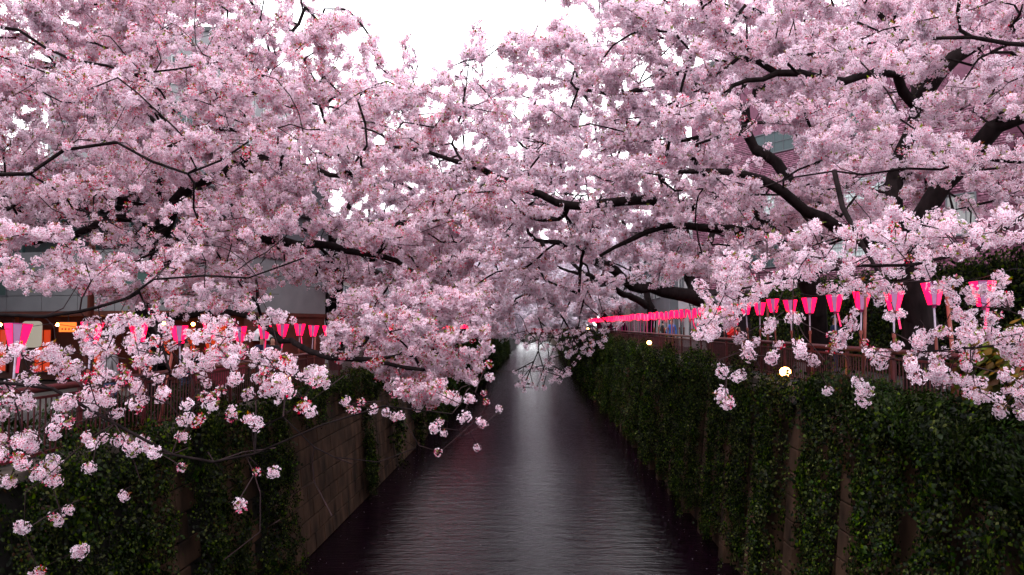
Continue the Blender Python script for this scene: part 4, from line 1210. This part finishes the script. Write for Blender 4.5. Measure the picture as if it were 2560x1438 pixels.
# ---- purple brick building (right): local +x runs along the wall away from the viewer, +y faces the river
br = empty('brick_building', (18.4, 28.0, 0), math.atan2(.81, -.59)); tag(br, 'purple-pink brick tile building overhanging the promenade behind the forked cherry tree', 'building')
Z0 = 8.9
MB().box((.72, -9, Z0), (16.5, -.03, 21)).build('wall', M['mortar'], br)
MB().box((-9, -9, Z0 + .002), (.715, -.95, 21.4)).build('side_wall', M['mortar'], br)
MB().box((-9, -.949, Z0 + .003), (.7, -.25, Z0 + .75)).build('balcony_wall', M['mortar'], br)
MB().box((-9, -8.9, 5.3), (16.3, -2.2, Z0 - .25)).build('ground_floor_wall', M['soffit'], br)
MB().box((-9, -9.05, Z0 - .24), (16.52, -.02, Z0 - .004)).build('soffit', M['soffit'], br)
MB().box((.4, -9.2, 21.002), (16.8, .2, 21.3)).build('roof', M['roof_dark'], br)
wins = [(5.0, 7.35, 12.55, 13.5, 'glass_block', (14, 3)), (1.9, 2.95, 10.6, 12.2, 'shutter', (2, 0)), (6.3, 8.2, 10.1, 10.95, 'glass_block', (12, 3)), (9.8, 12, 12.55, 13.5, 'glass_block', (12, 3)), (11, 12.6, 9.9, 10.9, 'glass_dark', (3, 1)), (5, 7.3, 15.6, 16.6, 'glass_dark', (3, 1)), (10, 12.2, 15.6, 16.6, 'glass_dark', (3, 1))]
for (x0, x1, z0, z1, g, bars) in wins: window(br, x0, x1, z0, z1, g, y=-.03, bars=bars, framemat='house_grey' if g != 'glass_block' else 'frame_white')
window(br, -1.9, .35, 9.75, 11.2, 'glass_block', y=-.95, bars=(11, 6), framemat='house_grey')
window(br, -5.4, -2.6, 9.75, 11.2, 'glass_dark', y=-.95, bars=(3, 1), framemat='house_grey')
MB().box((3.6, -.03, 11.35), (8.4, .55, 11.5)).build('canopy', M['soffit'], br)
MB().tube((.1, -.8, 9), (.1, -.8, 20), .06, k=8).build('drainpipe', M['house_grey'], br)
# the tiles
m, nt, out = new_mat('brick_tile')
b = N(nt, 'ShaderNodeBsdfPrincipled'); b.inputs['Roughness'].default_value = .6
oi = N(nt, 'ShaderNodeObjectInfo'); atb = N(nt, 'ShaderNodeAttribute', attribute_name='Col')
rp = N(nt, 'ShaderNodeValToRGB')
rp.color_ramp.elements[0].color = (0.06, 0.012, 0.030, 1); rp.color_ramp.elements[1].color = (0.20, 0.065, 0.115, 1)
e_ = rp.color_ramp.elements.new(.55); e_.color = (0.115, 0.030, 0.062, 1)
ad = N(nt, 'ShaderNodeMath', operation='ADD'); fr_ = N(nt, 'ShaderNodeMath', operation='FRACT')
nt.links.new(oi.outputs['Random'], ad.inputs[0]); nt.links.new(atb.outputs['Fac'], ad.inputs[1]); nt.links.new(ad.outputs[0], fr_.inputs[0]); nt.links.new(fr_.outputs[0], rp.inputs['Fac'])
nt.links.new(rp.outputs['Color'], b.inputs['Base Color']); nt.links.new(b.outputs['BSDF'], out.inputs['Surface'])
M['tile'] = m
TW, TH, JT = .20, .082, .013
tm = MB().box((0, -.03, 0), (TW, 0, TH)).mesh('brick', M['tile']); tms = MB().box((0, -.03, 0), (TH, 0, TW)).mesh('brick', M['tile'])
rest_v, rest_c = [], []
nb = 0
z = Z0 + .005; row = 0
rb = random.Random(8)
while z < 16.5:
    soldier = row == 7
    h = TW if soldier else TH; w = TH if soldier else TW
    x = .73 + (0 if row % 2 == 0 or soldier else -TW / 2)
    while x < 16.4:
        xa, xb = max(x, .725), min(x + w, 16.45)
        if xb - xa > .03 and not any(a - .06 < xb and xa < b2_ + .06 and c - .06 < z + h and z < d_ + .06 for a, b2_, c, d_, _, _ in wins):
            dy = rb.uniform(-.004, .006)
            if nb < 300 and xa < 2.9 + (.6 if row > 12 else 0) and xb - xa > w - .001:
                o = link('brick', tms if soldier else tm, br); o.location = (xa, dy, z); nb += 1
            else:
                rest_v.append((xa, xb, dy, z, z + h)); rest_c.append(rb.random())
        x += w + JT
    z += h + JT; row += 1
Rv = np.array(rest_v); n = len(Rv)
V = np.zeros((n, 8, 3)); 
V[:, :, 0] = np.stack([Rv[:, 0], Rv[:, 1]] * 4, 1); V[:, [0, 1, 4, 5], 1] = (Rv[:, 2] - .03)[:, None]; V[:, [2, 3, 6, 7], 1] = Rv[:, 2][:, None]
V[:, :4, 2] = Rv[:, 3][:, None]; V[:, 4:, 2] = Rv[:, 4][:, None]
Fq = np.array([(2, 6, 7, 3), (0, 4, 6, 2), (3, 7, 5, 1), (4, 5, 7, 6), (0, 2, 3, 1)])
F = (np.arange(n)[:, None, None] * 8 + Fq[None]).reshape(-1, 4)
o = link('bricks', mesh_np('bricks', V.reshape(-1, 3), F, M['tile'], col=np.repeat(np.array(rest_c), 8)[:, None] * np.ones(3)), br); o['kind'] = 'stuff'

# ---- concrete shop building (left)
sh = empty('shop_building', (-10.9, 23.2, 0), math.atan2(.25, -.97)); tag(sh, 'pale concrete building with greenish glass above an orange-lit open shop front', 'building')
MB().box((0, -8, 7.45), (14, -.06, 9.5)).build('wall', M['house_conc'], sh)
MB().box((0.02, -8, 4.9), (14, -2.6, 7.449)).build('shop_back_wall', M['shop_dark'], sh)
MB().box((-.02, -8.1, 7.30), (14.1, .12, 7.446)).build('fascia', M['shop_dark'], sh)
for i in range(9):                                                 # cast concrete panels with the glass band above
    x0 = .02 + i * 1.55
    o = MB().box((x0, -.055, 7.46), (x0 + 1.53, .0, 7.98)).build('panel', M['house_conc'], sh)
    if i in (3, 4): MB().box((x0, -.055, 8.0), (x0 + 1.53, .0, 8.8)).build('panel', M['house_conc'], sh)
    else: window(sh, x0 + .04, x0 + 1.49, 8.03, 8.78, 'glass_green', y=-.055, framemat='house_grey')
MB().box((0, -.055, 8.84), (14, .03, 9.49)).build('upper_band', M['house_conc'], sh)
MB().box((-.1, -8, 9.502), (14, -3, 13.5)).build('upper_wall', M['house_grey'], sh)
MB().box((-.3, -8.2, 11.25), (14.2, .5, 11.5)).build('roof', M['soffit'], sh)
for i, x in enumerate((2.6, 4.0, 5.5, 7.2, 9)):
    MB().box((x - .06, -.12, 9.5), (x + .06, .0, 11.24)).build('steel_post', M['steel_green'], sh)
MB().box((-.1, -.1, 10.55), (14, -.03, 10.63)).build('steel_beam', M['steel_green'], sh)
g = MB()
for i in range(46): g.box((.1 + i * .3, -.075, 9.5), (.112 + i * .3, -.065, 10.55))
for i in range(5): g.box((.1, -.062, 9.62 + i * .2), (14, -.054, 9.632 + i * .2))
o = g.build('wire_mesh', M['steel_green'], sh); o['kind'] = 'stuff'
for i, (x, w, z0, z1, mt) in enumerate(((.7, .9, 5.0, 7.0, 'shop_glow'), (2.0, .5, 5.6, 6.9, 'shop_glow'), (3.1, .9, 5.2, 6.6, 'shop_glow'), (6.2, .7, 5.2, 6.8, 'shop_glow'), (8.6, .8, 5.2, 6.8, 'shop_glow'), (10.8, .8, 5.2, 6.8, 'shop_glow'))):
    window(sh, x, x + w, z0, z1, mt, y=-2.6, bars=(1, 1), framemat='shop_dark')
for x in (1.6, 4.4, 7.6): MB().box((x - .08, -.3, 4.9), (x + .08, -.12, 7.3)).build('pillar', M['shop_dark'], sh)
for i, (x, z) in enumerate(((1.0, 7.02), (2.2, 7.05), (4.9, 6.95), (6.8, 7.0), (9.5, 7.0))):
    t = MB().sphere((0, 0, 0), .06, 12, 8).build('hanging_bulb', M['shop_lamp'], None, smooth=True, loc=tuple(sh.matrix_basis @ Vector((x, -1.2, z))))
    MB().tube((0, 0, .05), (0, 0, 7.3 - z), .006, k=5).build('flex', M['black'], t)
    tag(t, ['bare glowing bulb by the corner of the shop front', 'glowing bulb hanging behind the lantern by the black trunk', 'glowing bulb hanging beside the orange sign', 'glowing bulb hanging by the pale rounded board', 'bulb glowing at the far end of the shop front'][i], 'bulb', 'shop bulbs')
def sgn(name, px, py, Y, w, h, mat, label, rounded=.0, marks=()):
    c = at(px, py, Y); t = empty(name, c, .15); tag(t, label, 'sign')
    pts = []
    for (sx, sz) in ((1, -1), (1, 1), (-1, 1), (-1, -1)):
        cx, cz = sx * (w / 2 - rounded), sz * (h / 2 - rounded)
        if rounded:
            a0 = {(1, -1): -PI/2, (1, 1): 0, (-1, 1): PI/2, (-1, -1): PI}[(sx, sz)]
            for q in range(5): pts.append((cx + rounded * math.cos(a0 + q * PI / 8), cz + rounded * math.sin(a0 + q * PI / 8)))
        else: pts.append((cx, cz))
    MB().prism([(x, -.03, z) for x, z in pts], [(x, .0, z) for x, z in pts]).build('board', M[mat], t)
    MB().box((-w / 2 - .02, -.002, -h / 2 - .02), (w / 2 + .02, .03, h / 2 + .02)).build('backing', M['black'], t) if not rounded else None
    for (x, z, ww, hh) in marks: MB().box((x * w, -.036, z * h), (x * w + ww * w, -.031, z * h + hh * h)).build('mark', M['ink'], t)
    # bracket to the shop front
    MB().tube((0, .02, h / 2 - .02), (0, .02, 7.32 - c[2]), .012, k=6).build('hanger', M['black'], t)
sgn('hanging_sign', 80, 836, 22.6, .60, .82, 'sign_pale', 'pale blank board with rounded corners hanging at the shop front', .13)
sgn('hanging_sign', 170, 818, 22.8, .50, .30, 'sign_orange', 'glowing orange rectangular sign with a row of dark marks', 0, [(-.35, -.3, .08, .2), (-.15, -.3, .08, .2), (.05, -.3, .08, .2), (.25, -.3, .08, .2)])
sgn('hanging_sign', 262, 868, 22.4, .42, .42, 'sign_brown', 'brown paper notice with scribbled lines hanging before the shop', 0, [(-.3, .18, .6, .05), (-.25, .02, .5, .05), (-.2, -.14, .12, .06), (.1, -.14, .12, .06), (-.2, -.32, .42, .05)])

# ---- plain houses with real windows
def house(name, x0, x1, y0, y1, zb, zt, mat, label, cols, rows, glass='glass_dark', roof='roof_dark', face='x', start=.9):
    """face: the side toward the river (+x for left bank, -x for right) and the side toward the viewer both get windows"""
    t = empty(name, ((x0 + x1) / 2, (y0 + y1) / 2, zb)); tag(t, label, 'building')
    MB().box((x0, y0, zb), (x1, y1, zt)).build('wall', M[mat], t, loc=tuple(-t.location))
    MB().box((x0 - .15, y0 - .15, zt + .002), (x1 + .15, y1 + .15, zt + .25)).build('roof', M[roof], t, loc=tuple(-t.location))
    left = x0 < 0
    # frames facing river: an empty-free approach with rotated children
    for (L, org, rz) in ((y1 - y0, ((x1, y0, zb) if left else (x0, y1, zb)), (-PI / 2 if False else (PI / 2 if left else -PI / 2))), (x1 - x0, (x0, y0, zb), 0)):
        n = max(1, int(L / cols)); st = L / n
        for r_ in range(rows):
            for c in range(n):
                z0 = start + r_ * (zt - zb - start) / rows
                f = MB(); a, b2 = c * st + st * .22, c * st + st * .78; h = (zt - zb - start) / rows * .52
                for lo, hi in (((a - .06, -.06, z0 - .06), (b2 + .06, -.004, z0)), ((a - .06, -.06, z0 + h), (b2 + .06, -.004, z0 + h + .06)), ((a - .06, -.06, z0), (a, -.004, z0 + h)), ((b2, -.06, z0), (b2 + .06, -.004, z0 + h)), (((a + b2) / 2 - .02, -.05, z0), ((a + b2) / 2 + .02, -.024, z0 + h))): f.box(lo, hi)
                w = f.build('window', M['frame_white'], t); w.location = tuple(Vector(org) - t.location); w.rotation_euler = (0, 0, rz)
                MB().box((a, -.022, z0), (b2, -.005, z0 + h)).build('pane', M[glass], w)
    return t
# white and brick house seen between the left trees
wh = empty('town_house', (-11.3, 40.0, 0), math.atan2(-.6, -.8)); tag(wh, 'white house with reddish brick panels and white window frames behind the twin-stemmed cherry', 'building')
wcol('brick_red', (0.30, 0.10, 0.085), noise=.35, scale=14)
MB().box((0, -8, 4.9), (9, -.05, 12.0)).build('wall', M['house_white'], wh)
for (a, b2) in ((.2, 1.9), (2.3, 4.0), (5.2, 6.4), (6.8, 8.6)): MB().box((a, -.05, 7.3), (b2, -.01, 9.4)).build('brick_panel', M['brick_red'], wh)
window(wh, 2.55, 3.45, 7.9, 9.1, 'glass_dark', y=-.01, bars=(1, 0), fr=.10)
window(wh, 4.25, 5.0, 7.4, 9.4, 'glass_green', y=-.05, bars=(1, 1))
window(wh, .6, 1.5, 7.9, 9.1, 'glass_dark', y=-.01, bars=(1, 0), fr=.10)
for x in (.5, 2.4, 4.3, 6.2): window(wh, x, x + 1.4, 5.3, 6.7, 'glass_green', y=-.05, bars=(1, 0))
for x in (.8, 3.2, 5.6): window(wh, x, x + 1.5, 9.9, 11.2, 'glass_dark', y=-.05, bars=(1, 0))
MB().box((-.2, -8.2, 12.002), (9.2, .25, 12.25)).build('roof', M['roof_dark'], wh)
MB().box((-.1, -.05, 9.5), (9, .12, 9.66)).build('ledge', M['frame_white'], wh)
house('apartment_block', -30, -19.6, 44, 58, 4.8, 25.0, 'house_conc', 'tall pale grey block whose roof corner shows above the shop-side blossom', 3.2, 6)
house('town_house', -22, -13.2, 47, 60, 4.8, 13.5, 'house_tan', 'tan three-storey house on the shop side behind distant cherry stems', 2.6, 3)
house('town_house', -26, -13.5, 64, 88, 4.8, 16.0, 'house_grey', 'long grey block far along the shop-side bank', 3.0, 3)
house('town_house', -26, -13.5, 92, 130, 4.8, 15.0, 'house_conc', 'farthest pale block on the shop-side bank', 3.6, 3)
lh = house('ladder_house', 9.9, 17, 43, 52, 5.3, 14.0, 'house_white', 'white house with a black outside stair behind the low leaning cherry', 2.4, 3)
st = MB(); 
for i in range(12): st.box((9.35, 43.2 + i * .26, 6.0 + i * .24), (9.85, 43.42 + i * .26, 6.04 + i * .24))
st.box((9.32, 43.1, 5.85), (9.36, 43.2, 9.6)); 
st.build('stair_treads', M['house_grey'], lh, loc=tuple(-lh.location))
MB().tube((9.36, 43.1, 6.0), (9.36, 46.3, 8.9), .04, k=6).tube((9.84, 43.1, 6.0), (9.84, 46.3, 8.9), .04, k=6).tube((9.36, 43.1, 6.9), (9.36, 46.3, 9.8), .025, k=6).build('stringers', M['black'], lh, loc=tuple(-lh.location))
house('town_house', 10.2, 24, 57, 80, 5.3, 15.5, 'house_grey', 'grey block on the ivy-wall bank beyond the stair house', 3.0, 3)
house('town_house', 10.6, 26, 84, 125, 5.3, 16.0, 'house_tan', 'farthest tan block on the ivy-wall bank', 3.6, 3)
house('apartment_block', 20, 34, 38, 62, 5.3, 24.0, 'house_grey', 'dark grey block rising behind the purple brick building', 3.2, 6)
house('apartment_block', -34, -17.5, 12, 21.5, 4.8, 17.0, 'house_grey', 'dim grey block at the frame edge beside the shop building', 3.2, 4)

# ---- utility pole (left), tent, people
up = empty('utility_pole', (-12.4, 20.2, ZL - .1)); tag(up, 'dark brown steel pole standing before the concrete panels', 'pole')
MB().tube((0, 0, 0), (0, 0, 7.5), .095, .075, k=12).build('shaft', M['shop_dark'], up, smooth=True)
MB().tube((0, 0, 0), (0, 0, .25), .15, .12, k=12).build('base', M['black'], up, smooth=True)
MB().box((-.5, -.05, 6.6), (.5, .05, 6.7)).build('crossarm', M['black'], up)
wcol('tent_white', (0.72, 0.70, 0.74), noise=.05)
tn = empty('market_tent', (-10.9, 27.3, ZL - .02)); tag(tn, 'small white pyramid tent on the shop-side promenade', 'tent')
mb = MB(); mb.prism([(-1.1, -1.1, 1.75), (1.1, -1.1, 1.75), (1.1, 1.1, 1.75), (-1.1, 1.1, 1.75)], [(-.05, -.05, 2.45), (.05, -.05, 2.45), (.05, .05, 2.45), (-.05, .05, 2.45)]); mb.build('canopy', M['tent_white'], tn)
for a, b2 in (((-1.1, -1.12), (1.1, -1.1)), ((-1.1, 1.1), (1.1, 1.12)), ((-1.12, -1.1), (-1.1, 1.1)), ((1.1, -1.1), (1.12, 1.1))): MB().box((*a, 1.5), (*b2, 1.745)).build('valance', M['tent_white'], tn)
for sx in (-1, 1):
    for sy in (-1, 1): MB().tube((sx * 1.05, sy * 1.05, 0), (sx * 1.05, sy * 1.05, 1.76), .022, k=8).build('leg', M['house_grey'], tn)
st_ = empty('food_stall', (-10.7, 25.0, ZL - .02)); tag(st_, 'stall counter with a dark red cloth front below the white tent', 'stall')
MB().box((-.9, -.35, .78), (.9, .35, .84)).build('counter', M['frame_white'], st_)
MB().box((-.92, -.37, .05), (.92, -.355, .779)).build('cloth', solid('red_cloth', (0.16, 0.015, 0.03), noise=.3, scale=6), st_)
for sx in (-1, 1):
    for sy in (-1, 1): MB().box((sx * .82 - .03, sy * .28 - .03, 0), (sx * .82 + .03, sy * .28 + .03, .779)).build('leg', M['black'], st_)

# a person: one skinned body mesh, clothed by region; hair is a child
SKIN = solid('skin', (0.42, 0.25, 0.19), .6, noise=.05); HAIR = solid('hair', (0.012, 0.010, 0.010), .5)
def person(loc, rz, h, top, legs, label, arm='down', hat=None):
    s = h / 1.70
    J = {'pel': (0, 0, .95), 'spine': (0, .01, 1.12), 'chest': (0, .01, 1.30), 'neck': (0, 0, 1.455), 'head0': (0, -.01, 1.53), 'head1': (0, -.015, 1.62), 'head2': (0, 0, 1.69)}
    R = {'pel': (.15, .105), 'spine': (.135, .10), 'chest': (.165, .11), 'neck': (.05, .05), 'head0': (.062, .07), 'head1': (.078, .09), 'head2': (.05, .06)}
    E = [('pel', 'spine'), ('spine', 'chest'), ('chest', 'neck'), ('neck', 'head0'), ('head0', 'head1'), ('head1', 'head2')]
    for sd, q in (('l', -1), ('r', 1)):
        if arm == 'up' : el, wr_, hd = (q * .27, -.12, 1.10), (q * .13, -.34, 1.30), (q * .09, -.38, 1.38)
        elif arm == 'rail': el, wr_, hd = (q * .27, -.10, 1.10), (q * .20, -.33, 1.08), (q * .18, -.41, 1.07)
        else: el, wr_, hd = (q * .25, .02, 1.12), (q * .26, -.07, .88), (q * .26, -.10, .79)
        J.update({sd+'sh': (q * .175, .01, 1.40), sd+'el': el, sd+'wr': wr_, sd+'hd': hd, sd+'hip': (q * .09, 0, .90), sd+'kn': (q * .10, -.02, .50), sd+'an': (q * .10, .02, .09), sd+'toe': (q * .11, -.13, .035)})
        R.update({sd+'sh': (.07, .07), sd+'el': (.05, .05), sd+'wr': (.036, .036), sd+'hd': (.038, .026), sd+'hip': (.095, .10), sd+'kn': (.065, .07), sd+'an': (.045, .05), sd+'toe': (.04, .03)})
        E += [('chest', sd+'sh'), (sd+'sh', sd+'el'), (sd+'el', sd+'wr'), (sd+'wr', sd+'hd'), ('pel', sd+'hip'), (sd+'hip', sd+'kn'), (sd+'kn', sd+'an'), (sd+'an', sd+'toe')]
        d = (Vector(hd) - Vector(wr_)).normalized(); sdv = d.cross(Vector((q, .2, .1))).normalized()
        for f in range(5):
            o = (f - 2) * .016; L = (.055, .075, .085, .078, .06)[f]
            tipp = Vector(hd) + sdv * o * 1.2 + d * L + Vector((-q * .012, -.01, 0)); 
            if f == 0: tipp = Vector(wr_) + d * .05 + sdv * -.055
            J[f'{sd}f{f}'] = tuple(tipp); R[f'{sd}f{f}'] = (.009, .009); E.append((sd+'hd' if f else sd+'wr', f'{sd}f{f}'))
    keys = list(J); ix = {k: i for i, k in enumerate(keys)}
    me = bpy.data.meshes.new('person'); me.from_pydata([tuple(c * s for c in J[k]) for k in keys], [(ix[a], ix[b2]) for a, b2 in E], [])
    tmp = bpy.data.objects.new('person_build', me); COL.objects.link(tmp)
    tmp.modifiers.new('skin', 'SKIN'); sv = me.skin_vertices[0].data
    for k in keys: sv[ix[k]].radius = tuple(c * s for c in R[k]); sv[ix[k]].use_root = (k == 'pel')
    sb = tmp.modifiers.new('sub', 'SUBSURF'); sb.levels = 1; sb.render_levels = 1
    dg = bpy.context.evaluated_depsgraph_get()
    bm_ = bpy.data.meshes.new_from_object(tmp.evaluated_get(dg)); bpy.data.objects.remove(tmp); bm_.name = 'person'
    bm_.materials.clear()
    for mt in (SKIN, top, legs, M['black']): bm_.materials.append(mt)
    for p_ in bm_.polygons:
        c = p_.center / s; p_.use_smooth = True
        onhand = min((c - Vector(J[k])).length for k in ('lhd', 'rhd', 'lf2', 'rf2', 'lf0', 'rf0')) < .075
        p_.material_index = 3 if c.z < .09 else 0 if (onhand or c.z > 1.475) else 2 if c.z < .93 and abs(c.x) < .22 else 1
    t = link('person', bm_, None, loc, rz); tag(t, label, 'person')
    mb = MB(); mb.sphere((0, .018 * s, 1.635 * s), .098 * s, 14, 9, 1.15)
    hm = mb.mesh('hair', hat or HAIR, smooth=True)
    bmx = bmesh.new(); bmx.from_mesh(hm)
    bmesh.ops.delete(bmx, geom=[v for v in bmx.verts if (v.co.y < -.02 * s and v.co.z < 1.66 * s) or v.co.z < 1.55 * s], context='VERTS'); bmx.to_mesh(hm); bmx.free()
    link('hair', hm, t)
    return t
def cloth(n, c): return solid(n, c, .85, noise=.25, scale=9)
navy, black_, red_, grey_, blue_ = cloth('navy_jacket', (.012, .018, .05)), cloth('black_coat', (.012, .012, .014)), cloth('red_jacket', (.55, .02, .02)), cloth('grey_coat', (.12, .11, .12)), cloth('blue_jacket', (.02, .06, .22))
trou = cloth('dark_trousers', (.014, .014, .02)); jeans = cloth('jeans', (.03, .045, .09))
def stand(px, X, py_z, rz, h, top, legs, label, arm='down', hat=None):
    Y = FPX * X / (px - 1341)
    person((X, Y, py_z), rz, h, top, legs, label, arm, hat)
PL, PR = ZL - .02, ZR - .02
stand(649, -8.15, PL, .6, 1.72, navy, trou, 'person in a navy jacket leaning at the shop-side railing, seen from behind', 'rail')
stand(676, -8.25, PL, .3, 1.66, black_, trou, 'person in black standing next to the one in navy', 'down')
stand(262, -8.7, PL, 2.6, 1.70, grey_, jeans, 'person in a grey coat behind the railing below the paper notice', 'down')
stand(455, -8.6, PL, 1.2, 1.64, black_, jeans, 'person in a black coat right of the black cherry trunk', 'up')
stand(1822, 7.6, PR, .5, 1.62, red_, trou, 'person in a red jacket under the lantern row', 'up')
stand(1676, 7.7, PR, -.4, 1.72, blue_, jeans, 'person in a bright blue jacket beneath the far lanterns', 'down')
stand(1655, 8.3, PR, 1.9, 1.68, black_, trou, 'person in dark clothes farther off than the blue jacket', 'down')
stand(2075, 8.9, PR, .9, 1.70, navy, jeans, 'person in dark blue behind the railing between leaning poles', 'down')

# ================================================================== shrubs and hedge
def bush(name, blobs, label, cat, seed, vars_, smin, smax, core=None):
    r = np.random.default_rng(seed); Ps, rots = [], []
    for c, rad, n in blobs:
        d = r.normal(size=(n, 3)); d /= np.linalg.norm(d, axis=1)[:, None]
        rr_ = r.uniform(.55, 1.08, n)
        Ps.append(np.asarray(c) + d * rr_[:, None] * np.asarray(rad))
        yaw = np.arctan2(d[:, 1], d[:, 0]) - PI / 2
        rots.append(np.stack([-np.arcsin(np.clip(d[:, 2], -1, 1)) * -.8, r.normal(size=n) * .4, yaw + r.normal(size=n) * .4], 1))
    P = np.concatenate(Ps); ro = np.concatenate(rots); n = len(P)
    t = empty(name, (float(P[:, 0].mean()), float(P[:, 1].mean()), float(P[:, 2].min()))); tag(t, label, cat)
    o = scatter('foliage', P, ro, r.uniform(smin, smax, n), r.choice(vars_, n), G_SHRUB, M['leaf'], t); o['kind'] = 'stuff'; o.location = tuple(-t.location)
    mb = MB()
    for c, rad, _ in blobs:
        for q in range(4):
            dx, dy = r.normal() * .25 * rad[0], r.normal() * .25 * rad[1]
            mb.tube((c[0] + dx * .3, c[1] + dy * .3, c[2] - rad[2] * .9), (c[0] + dx, c[1] + dy, c[2] + rad[2] * .6), .016, .006, 5)
    child(mb.build('stems', M['twig']), t)['kind'] = 'stuff'
    return t
bush('azalea_bush', [((6.0, 9.4, 5.35), (.45, 1.0, .65), 400), ((5.95, 11.2, 5.4), (.40, 1.1, .5), 380), ((5.95, 13.2, 5.5), (.35, 1.1, .42), 320), ((5.95, 15.2, 5.55), (.3, .9, .35), 180)],
     'dark green azalea bush spilling over the near wall top below the hanging flower balls', 'bush', 61, [0, 1, 2], .9, 1.4)
bush('broadleaf_bush', [((6.35, 10.0, 6.25), (.45, .8, .55), 170), ((6.3, 9.0, 6.1), (.4, .6, .5), 120)], 'yellow-green broad-leaved bush behind the near flower balls', 'bush', 62, [3], .8, 1.3)
bush('azalea_bush', [((7.4, 23.5, 5.9), (.4, 1.3, .5), 200), ((7.4, 27, 5.9), (.4, 1.6, .5), 200)], 'low green bush on the promenade behind the lantern sticks', 'bush', 63, [0, 1, 2], 1.0, 1.6)
bush('azalea_bush', [((-7.95, 20.5, 5.2), (.3, 1.2, .35), 140), ((-7.95, 23.8, 5.25), (.3, 1.0, .35), 120), ((-7.95, 16.8, 5.2), (.3, 1.6, .4), 160), ((-7.95, 13.2, 5.2), (.3, 1.6, .4), 160), ((-7.95, 9.8, 5.2), (.3, 1.6, .4), 160)], 'low green planting along the foot of the shop-side railing', 'bush', 64, [0, 1, 2], 1.0, 1.5)
hd = empty('ivy_hedge', (10.9, 25, ZR - .1)); tag(hd, 'tall dark ivy hedge behind the lanterns under the brick overhang', 'hedge')
MB().box((10.75, 16, ZR - .1), (11.1, 36, 8.45)).build('trellis', M['soffit'], hd, loc=tuple(-hd.location))  # dark filler box added behind the hedge leaves
r = np.random.default_rng(65); n = 2600
P = np.stack([10.68 - r.uniform(0, .2, n) - .1 * np.abs(np.sin(np.linspace(0, 1, n) * 40)), r.uniform(16, 36, n), r.uniform(ZR, 8.6, n)], 1)
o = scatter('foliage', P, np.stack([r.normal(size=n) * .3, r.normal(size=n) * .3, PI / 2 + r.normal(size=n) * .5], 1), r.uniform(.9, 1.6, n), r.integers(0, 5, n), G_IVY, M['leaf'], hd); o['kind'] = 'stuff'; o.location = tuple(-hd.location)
